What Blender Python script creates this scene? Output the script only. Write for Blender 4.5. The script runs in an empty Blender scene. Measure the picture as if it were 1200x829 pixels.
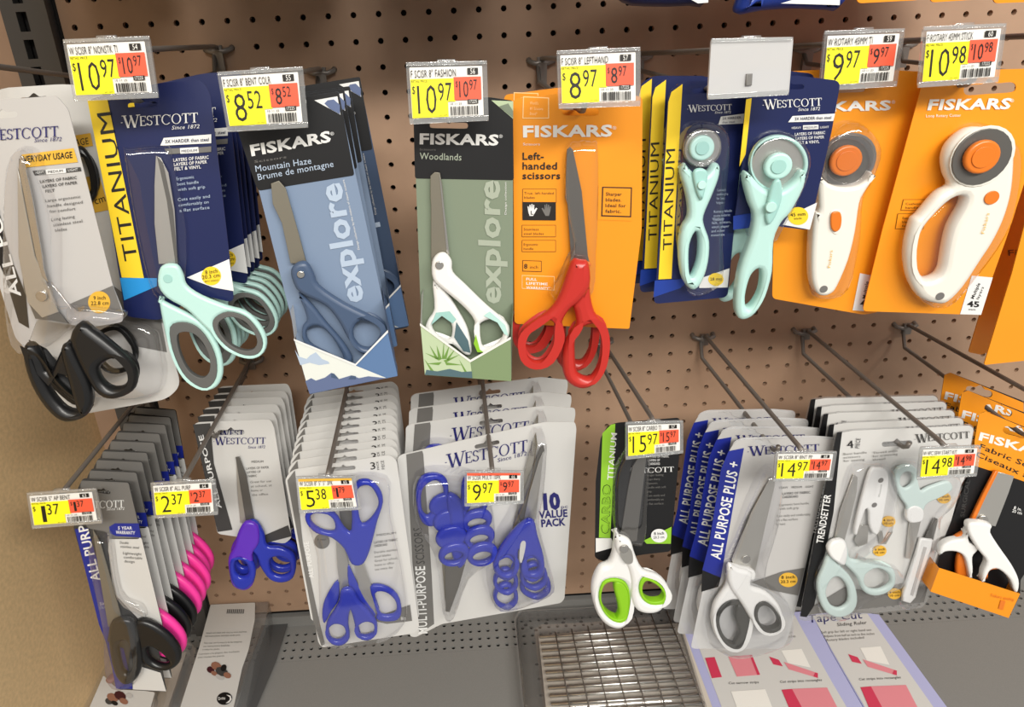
import bpy, bmesh, math, random
from mathutils import Vector, Matrix
from mathutils.geometry import tessellate_polygon
random.seed(7)
IN = .0254
sc = bpy.context.scene
COL = sc.collection

# ---------------------------------------------------------------- camera
CAM = Vector((.0583, -.7258, -.0161)); YAW, PIT, ROL = -.01798, -.39543, .04546
F_PX, PPX, PPY = 767.39, 541.606, 352.837
CR = Matrix.Rotation(YAW, 3, 'Z') @ Matrix.Rotation(PIT, 3, 'X') @ Matrix.Rotation(ROL, 3, 'Y')
cam_d = bpy.data.cameras.new('camera'); cam = bpy.data.objects.new('camera', cam_d); COL.objects.link(cam)
cam_d.sensor_width = 36; cam_d.lens = F_PX / 1200 * 36
cam_d.shift_x = (600 - PPX) / 1200; cam_d.shift_y = -(414.5 - PPY) / 1200
cam_d.clip_start = .02
cam.matrix_world = Matrix.Translation(CAM) @ (CR @ Matrix.Rotation(math.pi / 2, 3, 'X')).to_4x4()
sc.camera = cam
# ---------------------------------------------------------------- world, lights, exposure
w = bpy.data.worlds.new('store_ambient'); sc.world = w; w.use_nodes = True
w.node_tree.nodes['Background'].inputs[0].default_value = (1.0, .97, .93, 1)
w.node_tree.nodes['Background'].inputs[1].default_value = .42
def area(name, loc, tgt, sx, sy, power, col=(1, .965, .9)):
    l = bpy.data.lights.new(name, 'AREA'); l.shape = 'RECTANGLE'; l.size = sx; l.size_y = sy; l.energy = power; l.color = col
    o = bpy.data.objects.new(name, l); COL.objects.link(o); o.location = loc
    o.rotation_euler = (Vector(tgt) - Vector(loc)).to_track_quat('-Z', 'Y').to_euler(); return o
area('ceiling_tube_light', (.9, -2.2, 1.35), (0, 0, -.6), 2.2, .35, 66)
area('ceiling_tube_light', (-.3, -3.2, 1.8), (.2, 0, -.6), 2.6, .35, 60)
sc.view_settings.view_transform = 'Standard'; sc.view_settings.look = 'None'
sc.view_settings.exposure = -0.06; sc.view_settings.gamma = 1; sc.view_settings.use_curve_mapping = False
sc.cycles.transparent_max_bounces = 24
sc.cycles.max_bounces = 8

# ---------------------------------------------------------------- materials
def lin(c):
    return tuple(((v / 255) / 12.92 if v / 255 <= .04045 else ((v / 255 + .055) / 1.055) ** 2.4) for v in c) + (1,)
def mat(name, rgb, rough=.5, metal=0, spec=.5, noise=0, scale=60, coat=0, trans=0, bump=0):
    m = bpy.data.materials.new(name); m.use_nodes = True; nt = m.node_tree; b = nt.nodes['Principled BSDF']
    b.inputs['Base Color'].default_value = lin(rgb); b.inputs['Roughness'].default_value = rough
    b.inputs['Metallic'].default_value = metal; b.inputs['Specular IOR Level'].default_value = spec
    b.inputs['Coat Weight'].default_value = coat; b.inputs['Transmission Weight'].default_value = trans
    m.diffuse_color = lin(rgb)
    if noise or bump:
        tc = nt.nodes.new('ShaderNodeTexCoord'); n = nt.nodes.new('ShaderNodeTexNoise'); n.inputs['Scale'].default_value = scale
        n.inputs['Detail'].default_value = 6; nt.links.new(tc.outputs['Object'], n.inputs['Vector'])
        if noise:
            r = nt.nodes.new('ShaderNodeMapRange'); r.inputs[1].default_value = .3; r.inputs[2].default_value = .7
            r.inputs[3].default_value = 1 - noise; r.inputs[4].default_value = 1 + noise
            mx = nt.nodes.new('ShaderNodeVectorMath'); mx.operation = 'SCALE'; mx.inputs[0].default_value = lin(rgb)[:3]
            nt.links.new(n.outputs['Fac'], r.inputs[0]); nt.links.new(r.outputs[0], mx.inputs['Scale'])
            nt.links.new(mx.outputs[0], b.inputs['Base Color'])
        if bump:
            bp = nt.nodes.new('ShaderNodeBump'); bp.inputs['Strength'].default_value = bump; bp.inputs['Distance'].default_value = .001
            nt.links.new(n.outputs['Fac'], bp.inputs['Height']); nt.links.new(bp.outputs[0], b.inputs['Normal'])
    return m
def clear_mat(name, tint=(.97, .97, .98), refl=.05, edge=.5, rough=.06, milky=0.0):
    m = bpy.data.materials.new(name); m.use_nodes = True; nt = m.node_tree; nt.nodes.clear()
    out = nt.nodes.new('ShaderNodeOutputMaterial'); tr = nt.nodes.new('ShaderNodeBsdfTransparent'); gl = nt.nodes.new('ShaderNodeBsdfGlossy')
    tr.inputs[0].default_value = (*tint, 1); gl.inputs['Roughness'].default_value = rough; gl.inputs[0].default_value = (1, 1, 1, 1)
    lw = nt.nodes.new('ShaderNodeLayerWeight'); lw.inputs['Blend'].default_value = .25
    mr = nt.nodes.new('ShaderNodeMapRange'); mr.inputs[3].default_value = refl; mr.inputs[4].default_value = edge
    nt.links.new(lw.outputs['Facing'], mr.inputs[0])
    mx = nt.nodes.new('ShaderNodeMixShader'); nt.links.new(mr.outputs[0], mx.inputs[0])
    nt.links.new(tr.outputs[0], mx.inputs[1]); nt.links.new(gl.outputs[0], mx.inputs[2])
    last = mx
    if milky:
        df = nt.nodes.new('ShaderNodeBsdfDiffuse'); df.inputs[0].default_value = (.75, .75, .75, 1)
        m2 = nt.nodes.new('ShaderNodeMixShader'); m2.inputs[0].default_value = milky
        nt.links.new(mx.outputs[0], m2.inputs[1]); nt.links.new(df.outputs[0], m2.inputs[2]); last = m2
    nt.links.new(last.outputs[0], out.inputs[0]); m.diffuse_color = (.8, .9, 1, .3)
    return m
M = dict(
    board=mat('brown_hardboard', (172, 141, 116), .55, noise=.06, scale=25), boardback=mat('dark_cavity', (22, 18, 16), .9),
    wood=mat('tan_particleboard', (224, 192, 144), .6, noise=.10, scale=220, bump=.15),
    upright=mat('grey_steel_upright', (92, 90, 88), .45, .3), shelf=mat('grey_enamel_shelf', (131, 130, 127), .5, noise=.05, scale=900),
    wire=mat('dark_zinc_wire', (132, 126, 120), .42, .5), black=mat('black_print', (20, 20, 22), .45), blk_rub=mat('black_plastic', (22, 22, 23), .32),
    white=mat('white_print', (232, 232, 230), .4), paper=mat('white_paper', (236, 234, 228), .55), grey=mat('light_grey_card', (190, 188, 186), .4),
    grey2=mat('mid_grey_print', (112, 110, 107), .45), grey3=mat('dark_grey_print', (66, 65, 64), .45), ltgrey=mat('pale_grey_card', (208, 207, 204), .38),
    navy=mat('navy_card', (20, 31, 80), .35, coat=.2), navy2=mat('deep_navy_print', (16, 26, 66), .35), blue=mat('blue_print', (30, 60, 150), .35),
    cyan=mat('sky_blue_print', (40, 145, 215), .35), yellow=mat('yellow_print', (244, 208, 44), .4), gold=mat('gold_band_print', (228, 178, 62), .4),
    tagy=mat('yellow_label', (252, 244, 30), .5), tagr=mat('red_label', (236, 92, 62), .5), ink=mat('black_ink', (28, 24, 20), .5),
    steel=mat('brushed_steel', (206, 204, 198), .33, .8), steeld=mat('grey_coated_steel', (112, 110, 106), .4, .55), screw=mat('polished_screw', (205, 203, 198), .2, .9),
    mint=mat('mint_plastic', (186, 224, 217), .32), mintd=mat('darker_mint_plastic', (160, 205, 198), .35), gripg=mat('grey_rubber_grip', (92, 92, 90), .6),  # mintd: darker mint of the hubs, blade arms and caps
    haze=mat('haze_blue_card', (124, 142, 168), .4), hazed=mat('slate_blue_plastic', (70, 88, 116), .4), gripd=mat('dark_rubber_grip', (62, 62, 60), .4), hazef=mat('haze_fold_card', (92, 122, 164), .4),
    hazeback=mat('dark_slate_card', (62, 80, 108), .45), hazetxt=mat('pale_blue_print', (178, 194, 214), .4),
    green=mat('sage_card', (126, 138, 118), .42), greent=mat('pale_sage_print', (166, 175, 158), .4), palegreen=mat('pale_green_print', (188, 205, 168), .42),
    leaf=mat('leaf_green_print', (112, 150, 70), .42), fold=mat('green_fold_card', (128, 148, 108), .42), lake=mat('teal_print', (82, 108, 116), .42),
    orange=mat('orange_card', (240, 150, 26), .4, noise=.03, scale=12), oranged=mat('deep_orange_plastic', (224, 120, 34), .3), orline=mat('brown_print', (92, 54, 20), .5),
    orpale=mat('pale_orange_print', (255, 214, 150), .4), red=mat('red_plastic', (190, 46, 38), .33), redd=mat('red_plastic_inner', (178, 40, 32), .4),
    cream=mat('cream_plastic', (234, 230, 220), .28), whitep=mat('white_plastic', (236, 236, 234), .28), lime=mat('lime_rubber_grip', (140, 200, 30), .5),
    limep=mat('lime_print', (142, 196, 50), .4), pink=mat('pink_plastic', (250, 62, 160), .35), bluep=mat('blue_plastic', (42, 55, 172), .2), mintpale=mat('pale_mint_plastic', (204, 222, 218), .25),
    purple=mat('purple_plastic', (98, 50, 190), .25), maroon=mat('maroon_plastic', (70, 30, 36), .3), lilac=mat('lilac_card', (178, 180, 220), .42),
    rose=mat('rose_print', (224, 138, 148), .4), crim=mat('crimson_print', (206, 60, 90), .4), roy=mat('royal_blue_print', (32, 44, 140), .35),
    wnavy=mat('logo_navy_print', (36, 36, 104), .4), tfoil=mat('greyish_print', (205, 196, 184), .5), dim=mat('dim_blade', (132, 127, 114), .45, .4),
    clear=clear_mat('clear_plastic'), clear2=clear_mat('clear_clamshell', (.95, .95, .95), .07, .55, .09, .07), tagclear=clear_mat('clear_tag_holder', (.93, .94, .94), .10, .5, .1, .12),
    milk=clear_mat('milky_clamshell', (.95, .95, .95), .07, .5, .1, .5),
    frosty=clear_mat('frosted_tag_holder', (.9, .9, .9), .1, .4, .2, .55), mtn=mat('mountain_print', (96, 110, 146), .4), mist=mat('mist_print', (222, 226, 220), .4),
    boxdark=mat('box_dark_print', (78, 78, 78), .4), copper=mat('copper_print', (150, 105, 85), .5),
)

# ---------------------------------------------------------------- helpers
def link(name, me, m=None, parent=None):
    o = bpy.data.objects.new(name, me); COL.objects.link(o)
    if m is not None:
        if not isinstance(m, (list, tuple)): me.materials.clear()
        for q in (m if isinstance(m, (list, tuple)) else [m]): me.materials.append(q)
    if parent is not None: o.parent = parent
    return o
def struct(name, me, m):
    o = link(name, me, m); o['kind'] = 'structure'; return o
def ray(x, y): return CR @ Vector(((x - PPX) / F_PX, 1, -(y - PPY) / F_PX))
def at(x, y, Y):
    d = ray(x, y); return CAM + d * ((Y - CAM.y) / d.y)
def box_me(lo, hi, name='box'):
    bm = bmesh.new(); bmesh.ops.create_cube(bm, size=1)
    for v in bm.verts:
        v.co = Vector([(lo[i] + hi[i]) / 2 + v.co[i] * (hi[i] - lo[i]) for i in range(3)])
    me = bpy.data.meshes.new(name); bm.to_mesh(me); bm.free(); return me
def tube_me(path, r, seg=8, closed=False):
    bm = bmesh.new(); rings = []; P = [Vector(p) for p in path]; n = len(P); up = None
    for i, p in enumerate(P):
        a = P[(i - 1) % n] if (closed or i > 0) else p; b = P[(i + 1) % n] if (closed or i < n - 1) else p
        t = (b - a).normalized()
        if up is None: up = Vector((0, 0, 1)) if abs(t.z) < .9 else Vector((1, 0, 0))
        s = t.cross(up).normalized(); up = s.cross(t).normalized()
        rings.append([bm.verts.new(p + (s * math.cos(6.28318 * k / seg) + up * math.sin(6.28318 * k / seg)) * r) for k in range(seg)])
    for i in range(n if closed else n - 1):
        A, B = rings[i], rings[(i + 1) % n]
        for k in range(seg): bm.faces.new((A[k], A[(k + 1) % seg], B[(k + 1) % seg], B[k]))
    if not closed: bm.faces.new(rings[0]); bm.faces.new(rings[-1][::-1])
    bmesh.ops.recalc_face_normals(bm, faces=bm.faces)
    for f in bm.faces: f.smooth = True
    me = bpy.data.meshes.new('tube'); bm.to_mesh(me); bm.free(); return me
def join_me(mes):
    bm = bmesh.new()
    for m in mes: bm.from_mesh(m)
    me = bpy.data.meshes.new('joined'); bm.to_mesh(me); bm.free(); return me
def catmull(pts, n=4):
    out = []; L = len(pts)
    for i in range(L):
        p0, p1, p2, p3 = [Vector(pts[(i + j) % L]) for j in (-1, 0, 1, 2)]
        for k in range(n):
            t = k / n
            out.append(.5 * ((2 * p1) + (p2 - p0) * t + (2 * p0 - 5 * p1 + 4 * p2 - p3) * t * t + (3 * p1 - p0 - 3 * p2 + p3) * t ** 3))
    return out
def roundc(pts, r, n=4):
    out = []; L = len(pts)
    for i in range(L):
        a, p, b = Vector(pts[i - 1]), Vector(pts[i]), Vector(pts[(i + 1) % L])
        da, db = (a - p), (b - p); rr = min(r, da.length * .45, db.length * .45)
        A = p + da.normalized() * rr; B = p + db.normalized() * rr
        for k in range(n + 1):
            t = k / n; out.append(A * (1 - t) ** 2 + p * 2 * t * (1 - t) + B * t * t)
    return out
def shape_me(loops, t, bev=0, res=2):
    """flat outline (list of loops, the later ones holes) swept to thickness t, edges rounded by bev; lies in XZ, front face at y=-t, back at 0"""
    cu = bpy.data.curves.new('outline', 'CURVE'); cu.dimensions = '2D'; cu.fill_mode = 'BOTH'
    for lp in loops:
        s = cu.splines.new('POLY'); s.points.add(len(lp) - 1); s.use_cyclic_u = True
        for q, p in zip(s.points, lp): q.co = (p[0], p[1], 0, 1)
    bev = min(bev, t / 2)
    cu.extrude = max(t / 2 - bev, 1e-6); cu.bevel_depth = bev; cu.bevel_resolution = res; cu.offset = -bev
    o = bpy.data.objects.new('tmp', cu); me = bpy.data.meshes.new_from_object(o)
    bpy.data.objects.remove(o); bpy.data.curves.remove(cu)
    for v in me.vertices: v.co = (v.co.x, -(v.co.z + t / 2), v.co.y)
    if bev > 0:
        for p in me.polygons: p.use_smooth = True
    me.materials.clear()
    return me
_tc = {}
def text_geo(s, bold=0):
    key = (s, bold)
    if key in _tc: return _tc[key]
    cu = bpy.data.curves.new('t', 'FONT'); cu.body = s; cu.size = 1; cu.offset = bold; cu.resolution_u = 2; cu.space_character = 1.04
    o = bpy.data.objects.new('tmp', cu); me = bpy.data.meshes.new_from_object(o)
    vs = [(v.co.x, v.co.y) for v in me.vertices]; fs = [tuple(p.vertices) for p in me.polygons]
    bpy.data.objects.remove(o); bpy.data.curves.remove(cu); bpy.data.meshes.remove(me)
    x0 = min(v[0] for v in vs); x1 = max(v[0] for v in vs)
    vs = [((x - x0) / (x1 - x0), y / .70) for x, y in vs]        # cap height -> 1, baseline 0
    _tc[key] = (vs, fs); return _tc[key]
# serif capitals for the WESTCOTT word mark: strokes as quads in an em box, height 1
def _bar(x0, y0, x1, y1, w0, w1=None):
    w1 = w1 or w0; return [(x0 - w0 / 2, y0), (x0 + w0 / 2, y0), (x1 + w1 / 2, y1), (x1 - w1 / 2, y1)]
def _serif(x, y, w, h=.06): return [(x - w / 2, y), (x + w / 2, y), (x + w / 2, y + h), (x - w / 2, y + h)]
def _arc(cx, cy, rx, ry, a0, a1, th, tv, n=14):
    q = []
    for k in range(n):
        aa = [math.radians(a0 + (a1 - a0) * (k + e) / n) for e in (0, 1)]
        o = [(cx + rx * math.cos(a), cy + ry * math.sin(a)) for a in aa]
        i = [(cx + (rx - th) * math.cos(a), cy + (ry - tv) * math.sin(a)) for a in aa]
        q.append([o[0], o[1], i[1], i[0]])
    return q
def serif_word():
    Q = []; x = 0
    def sh(qs, dx, s=1):
        for q in qs: Q.append([(a * s + dx, b * s) for a, b in q])
    sh([_serif(-.08, .42, .14, .07)], 0)
    W = [_bar(.12, 1, .36, 0, .15), _bar(.62, 1, .36, 0, .06), _bar(.55, 1, .80, 0, .15), _bar(1.06, 1, .80, 0, .06), _serif(.12, .95, .32), _serif(1.06, .95, .28)]
    E_ = [_bar(.14, 0, .14, 1, .13), _bar(.3, 0, .3, .06, .5), _bar(.3, .94, .3, 1, .48), _bar(.26, .47, .26, .53, .3), _bar(.52, 0, .56, .22, .05), _bar(.52, .8, .54, 1, .05), _bar(.42, .38, .42, .62, .04)]
    T = [_bar(.33, 0, .33, 1, .14), _bar(.33, .94, .33, 1, .66), _bar(.02, .76, .02, 1, .045), _bar(.64, .76, .64, 1, .045), _serif(.33, 0, .32, .05)]
    S = _arc(.24, .745, .22, .255, 20, 250, .1, .07) + _arc(.26, .265, .24, .265, 75, -165, .1, .07) + [_bar(.20, .50, .28, .53, .16), _bar(.44, .74, .46, .98, .04), _bar(.04, .04, .03, .26, .04)]
    O = _arc(.42, .5, .42, .53, 0, 360, .12, .055, 20)
    Cc = _arc(.42, .5, .42, .53, 42, 318, .12, .055, 18) + [_bar(.74, .7, .76, .98, .045)]
    for g, wd, s in ((W, 1.12, 1.28), (E_, .62, 1), (S, .56, 1), (T, .72, 1), (Cc, .86, 1), (O, .92, 1), (T, .72, 1), (T, .7, 1)):
        dx = x; Q_ = [[(a * s + dx, b * s - (.12 if s > 1 else 0)) for a, b in q] for q in g]; Q.extend(Q_); x += wd * s
    return [[(a / x, b) for a, b in q] for q in Q]
SERIF = serif_word()

def ellipse(c, rx, ry, rot=0, n=28):
    a = math.radians(rot); return [(c[0] + rx * math.cos(t) * math.cos(a) - ry * math.sin(t) * math.sin(a), c[1] + rx * math.cos(t) * math.sin(a) + ry * math.sin(t) * math.cos(a)) for t in [6.28318 * i / n for i in range(n)]]
def scaled(pts, s, sy=None, dx=0, dy=0):
    cx = sum(p[0] for p in pts) / len(pts); cy = sum(p[1] for p in pts) / len(pts)
    return [(cx + (x - cx) * s + dx, cy + (y - cy) * (sy or s) + dy) for x, y in pts]
CROP = {'00': (0, 0), '10': (200, 0), '20': (440, 0), '30': (700, 0), '40': (900, 0), '01': (0, 240), '11': (200, 240), '21': (440, 240), '31': (700, 240), '41': (900, 240),
        '02': (0, 529), '12': (200, 529), '22': (440, 529), '32': (700, 529), '42': (900, 529)}
CS = {'B': (0, 320, .2292), 'C': (0, 90, .2535), 'D': (100, 600, .2761), 'E': (1080, 430, .1569), 'G': (590, 690, .2), 'H': (790, 700, .2667), 'I': (80, 690, .2167), 'J': (60, 430, .2291), 'L': (330, 440, .193), 'N': (460, 420, .2172), 'P': (1080, 550, .217)}
def k(code, *pts):
    if code in CROP: ox, oy, s = (*CROP[code], .3619)
    else: ox, oy, s = CS[code]
    return [(ox + x * s, oy + y * s) for x, y in pts]
def k1(code, x, y): return k(code, (x, y))[0]

class Item:
    """one thing: an Empty at its hang point with an upright local frame (X right, Z up, front towards -Y)"""
    def __init__(s, name, label, cat, anchor, Y, yaw=0, pitch=0, group=None, point=None, zs=1):
        s.o = bpy.data.objects.new(name, None); COL.objects.link(s.o); s.o.empty_display_size = .02
        s.o['label'] = label; s.o['category'] = cat
        if group: s.o['group'] = group
        a, b = math.radians(yaw), math.radians(pitch)
        s.r = Vector((math.cos(a), math.sin(a), 0)); f = Vector((math.sin(a), -math.cos(a), 0))
        s.u = Vector((0, 0, 1)) * math.cos(b) - f * math.sin(b); s.n = s.r.cross(s.u)
        s.O = point if point is not None else at(*anchor, Y)
        m3 = Matrix((s.r, -s.n, s.u)).transposed()
        s.o.matrix_world = Matrix.Translation(s.O) @ m3.to_4x4()
        s.fl = []; s.zs = zs
    def uv(s, p, d=0):
        dr = ray(*p); P0 = s.O + s.n * d; t = (P0 - CAM).dot(s.n) / dr.dot(s.n); X = CAM + dr * t - s.O
        return (X.dot(s.r), X.dot(s.u))
    def uvs(s, pts, d=0): return [s.uv(p, d) for p in pts]
    def part(s, name, me, m, parent=None, label=None):
        o = link(name, me, m, parent or s.o)
        if label: o['label'] = label
        return o
    def solid(s, name, pts, m, d=0, t=.003, bev=0, smooth=True, holes=(), parent=None, label=None, rc=0, res=2, n=3):
        """outline pts traced on the front face which lies at d+t"""
        d *= s.zs; t *= s.zs; bev *= s.zs
        lp = [s.uvs(pts, d + t)] + [s.uvs(h, d + t) for h in holes]
        if smooth: lp = [catmull(q, n) for q in lp]
        elif rc: lp = [roundc(lp[0], rc)] + [catmull(q, n) for q in lp[1:]]
        me = shape_me(lp, t, bev, res)
        for v in me.vertices: v.co.y -= d
        return s.part(name, me, m, parent, label)
    def card(s, name, pts, m, t=.0006, d=0, rc=.004, holes=(), parent=None, label=None):
        return s.solid(name, pts, m, d, t, 0, False, holes, parent, label, rc)
    def slot(s, c, w_, h, rot=0):
        return [(c[0] + x * math.cos(math.radians(rot)) - y * math.sin(math.radians(rot)), c[1] + x * math.sin(math.radians(rot)) + y * math.cos(math.radians(rot))) for x, y in
                [(-w_ / 2, -h / 4), (-w_ / 2, h / 4), (-w_ / 2 + h / 2, h / 2), (0, h / 2), (w_ / 2 - h / 2, h / 2), (w_ / 2, h / 4), (w_ / 2, -h / 4), (w_ / 2 - h / 2, -h / 2), (h * .7, -h / 2), (0, -h), (-h * .7, -h / 2), (-w_ / 2 + h / 2, -h / 2)]]
    def flat(s, pts, m, d=.0008, rc=0, smooth=False, hole=None):
        d += .0004; q = s.uvs(pts, d)
        if hole:
            h = catmull(s.uvs(hole, .0006), 3); q = roundc(q, rc or .0002)
            L3 = [[Vector((a[0], a[1], 0)) for a in q], [Vector((a[0], a[1], 0)) for a in h]]
            s.fl.append(([(v.x, -d, v.y) for l in L3 for v in l], [tuple(f) for f in tessellate_polygon(L3)], m)); return
        if rc: q = roundc(q, rc)
        if smooth: q = catmull(q, 3)
        s.fl.append(([(x, -d, z) for x, z in q], [tuple(range(len(q)))], m))
    def affine(s, vs, fs, p0, p1, p2, m, d):
        d += .0004
        a, b, c = [Vector(s.uv(p, d)) for p in (p0, p1, p2)]
        s.fl.append(([(*((a + (b - a) * x + (c - a) * y)[0:1]), -d, (a + (b - a) * x + (c - a) * y)[1]) for x, y in vs], fs, m))
    def text(s, t, p0, p1, h, m, d=.0011, bold=0, skew=0):
        """baseline p0 -> p1 in the photograph; h = cap height in pixels, at a right angle to the baseline (skew shifts the top along it)"""
        if isinstance(h, tuple): p2 = h
        else:
            dx, dy = p1[0] - p0[0], p1[1] - p0[1]; L = math.hypot(dx, dy); p2 = (p0[0] + dy / L * h + dx / L * skew, p0[1] - dx / L * h + dy / L * skew)
        vs, fs = text_geo(t, bold); s.affine(vs, fs, p0, p1, p2, m, d)
    def logo(s, p0, p1, h, m, d=.0011, since=None, skew=0):
        dx, dy = p1[0] - p0[0], p1[1] - p0[1]; L = math.hypot(dx, dy); p2 = (p0[0] + dy / L * h + dx / L * skew, p0[1] - dx / L * h + dy / L * skew)
        vs = []; fs = []
        for q in SERIF: fs.append(tuple(range(len(vs), len(vs) + len(q)))); vs += q
        s.affine(vs, fs, p0, p1, p2, m, d)
        if since: s.text('Since 1872', since[0], since[1], since[2], m, d, 0, since[2] * .25)
    def circle(s, c, r, m, d=.0009, ry=None): s.flat(ellipse(c, r, ry or r), m, d)
    def lines(s, p0, p1, dy, n, m, h=2.2, d=.0011, words=None, bold=0):
        for i in range(n):
            ww = words[i % len(words)]; f = min(1, len(ww) / max(len(x) for x in words))
            a = (p0[0] + dy[0] * i, p0[1] + dy[1] * i); b = (a[0] + (p1[0] - p0[0]) * f, a[1] + (p1[1] - p0[1]) * f)
            s.text(ww, a, b, h, m, d, bold)
    def flush(s, name='printed_graphics', parent=None):
        if not s.fl: return
        mats = []; V = []; Fc = []; mi = []
        for vs, fs, m in s.fl:
            if m not in mats: mats.append(m)
            b = len(V); V += vs; Fc += [tuple(i + b for i in f) for f in fs]; mi += [mats.index(m)] * len(fs)
        me = bpy.data.meshes.new(name); me.from_pydata(V, [], Fc)
        for p, i in zip(me.polygons, mi): p.material_index = i
        me.update(); s.part(name, me, mats, parent); s.fl = []
    def dome(s, name, pts, h, m, d=.0008, inset=.86, parent=None, smooth=True):
        h *= s.zs
        q = s.uvs(pts, d + h * .5)
        q = catmull(q, 3) if smooth else roundc(q, .006)
        cx = sum(p[0] for p in q) / len(q); cy = sum(p[1] for p in q) / len(q)
        V = []; Fs = []; n = len(q)
        for sc_, hh in ((1, 0), (.985, h * .55), (.955, h * .85), (inset, h), (inset * .5, h * 1.02)):
            V += [(cx + (x - cx) * sc_, -(d + hh), cy + (y - cy) * sc_) for x, y in q]
        for r in range(4):
            for i in range(n): Fs.append((r * n + i, r * n + (i + 1) % n, (r + 1) * n + (i + 1) % n, (r + 1) * n + i))
        Fs.append(tuple(range(4 * n, 5 * n)))
        me = bpy.data.meshes.new(name); me.from_pydata(V, [], Fs)
        for p in me.polygons: p.use_smooth = True
        me.update(); return s.part(name, me, m, parent)
    def ribbon(s, name, pts, d0, d1, m, parent=None):
        q = s.uvs(pts, d1); V = []; Fs = []
        for x, z in q: V += [(x, -d0, z), (x, -d1, z)]
        for i in range(len(q) - 1): Fs.append((2 * i, 2 * i + 1, 2 * i + 3, 2 * i + 2))
        me = bpy.data.meshes.new(name); me.from_pydata(V, [], Fs); me.update(); o = s.part(name, me, m, parent)
        return o
    def disc(s, name, c, r, m, d=0, t=.002, parent=None, bev=.0004, label=None):
        """round button: radius r in pixels"""
        d *= s.zs; t *= s.zs
        a = s.uv(c, d + t); b = s.uv((c[0] + r, c[1]), d + t); R = math.hypot(b[0] - a[0], b[1] - a[1])
        me = shape_me([[(a[0] + R * math.cos(x), a[1] + R * math.sin(x)) for x in [6.28318 * i / 24 for i in range(24)]]], t, bev)
        for v in me.vertices: v.co.y -= d
        return s.part(name, me, m, parent, label)
    def screw(s, c, r, d, t=.0015):
        o = s.disc('pivot_screw', c, r, M['screw'], d, t, bev=.0006); return o
    def blade(s, pts, d, t=.0015, m=None):
        return s.solid('blade', pts, m or M['steel'], d, t, .0003, False)
    def handle(s, outer, hole, m, d, t=.008, bev=.0035, grip=None, gs=.84, gd=(0, 0), name='handle', n=3):
        holes = ([hole] if isinstance(hole[0][0], (int, float)) else list(hole)) if hole else []
        o = s.solid(name, outer, m, d, t, bev, True, holes, n=n)
        if grip: s.solid('finger_grip', scaled(hole, 1.03), grip, d + .0005, t - .001, .001, True, [scaled(hole, gs, None, *gd)], o, n=n)
        return o
def kids(o): return [c for c in COL.objects if c.parent == o]
_kc = {}
def copy_item(it, off, label, rot=(0, 0, 0), swap=None, group=None):
    src = it.o
    c = src.copy(); COL.objects.link(c); c.matrix_world = Matrix.Translation(Vector(off)) @ src.matrix_world @ Matrix.Rotation(rot[1], 4, 'Y') @ Matrix.Rotation(rot[2], 4, 'Z')
    c['label'] = label
    if src not in _kc: _kc[src] = [(ch, list(kids(ch))) for ch in kids(src)]
    for ch, gs in _kc[src]:
        d = ch.copy(); COL.objects.link(d); d.parent = c
        if swap and ch.data.materials and ch.data.materials[0] in swap:
            d.data = ch.data.copy(); d.data.materials[0] = swap[ch.data.materials[0]]
        for g in gs:
            e = g.copy(); COL.objects.link(e); e.parent = d
    return c
ORD = ['', 'second', 'third', 'fourth', 'fifth', 'sixth', 'seventh', 'eighth', 'ninth', 'tenth', 'eleventh']
def stack(it, n, step, what, jitter=.001, swap=None, group=None, dz=0, dx=0, droll=0, first=0):
    if group: it.o['group'] = group
    out = []
    for i in range(1, n):
        j = lambda: random.uniform(-jitter, jitter)
        out.append(copy_item(it, (dx * i + j(), step * i + first, dz * i + j()), '%s, %s from the front of its hook' % (what, ORD[i]), (0, random.uniform(-droll, droll), 0), swap.get(i) if swap else None))
    return out

# ================================================================ THE SETTING
def perf_me(nx, nz, p, r, x0, z0, t, fn):
    """perforated sheet: nx*nz cells of pitch p with an open hole of radius r in each; fn maps (a, b, depth) to a point"""
    V = []; Fs = []
    sq = [(1, 0), (1, 1), (0, 1), (-1, 1), (-1, 0), (-1, -1), (0, -1), (1, -1)]
    for i in range(nx):
        for j in range(nz):
            cx, cz = x0 + i * p, z0 + j * p; b = len(V)
            V += [fn(cx + sx * p / 2, cz + sz * p / 2, 0) for sx, sz in sq]
            c = [(cx + r * math.cos(.7854 * q), cz + r * math.sin(.7854 * q)) for q in range(8)]
            V += [fn(x, z, 0) for x, z in c] + [fn(x, z, t) for x, z in c]
            for q in range(8):
                w_ = (q + 1) % 8
                Fs.append((b + q, b + w_, b + 8 + w_, b + 8 + q)); Fs.append((b + 8 + q, b + 8 + w_, b + 16 + w_, b + 16 + q))
    me = bpy.data.meshes.new('perforated'); me.from_pydata(V, [], Fs); me.update(); return me
ZS = -.827                                                             # shelf surface
# pegboard: holes on an inch grid
struct('wall_back', perf_me(52, 40, IN, .0031, -12 * IN, -31 * IN, .006, lambda a, b, d: (a, d, b)), M['board'])
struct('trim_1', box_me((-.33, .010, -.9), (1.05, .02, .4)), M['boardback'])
struct('wall_left', box_me((-.44, -.75, -1.1), (-.40, .03, .5)), M['wood'])
struct('trim_2', box_me((-.40, .0, -.9), (-.366, .02, .4)), M['board'])
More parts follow.
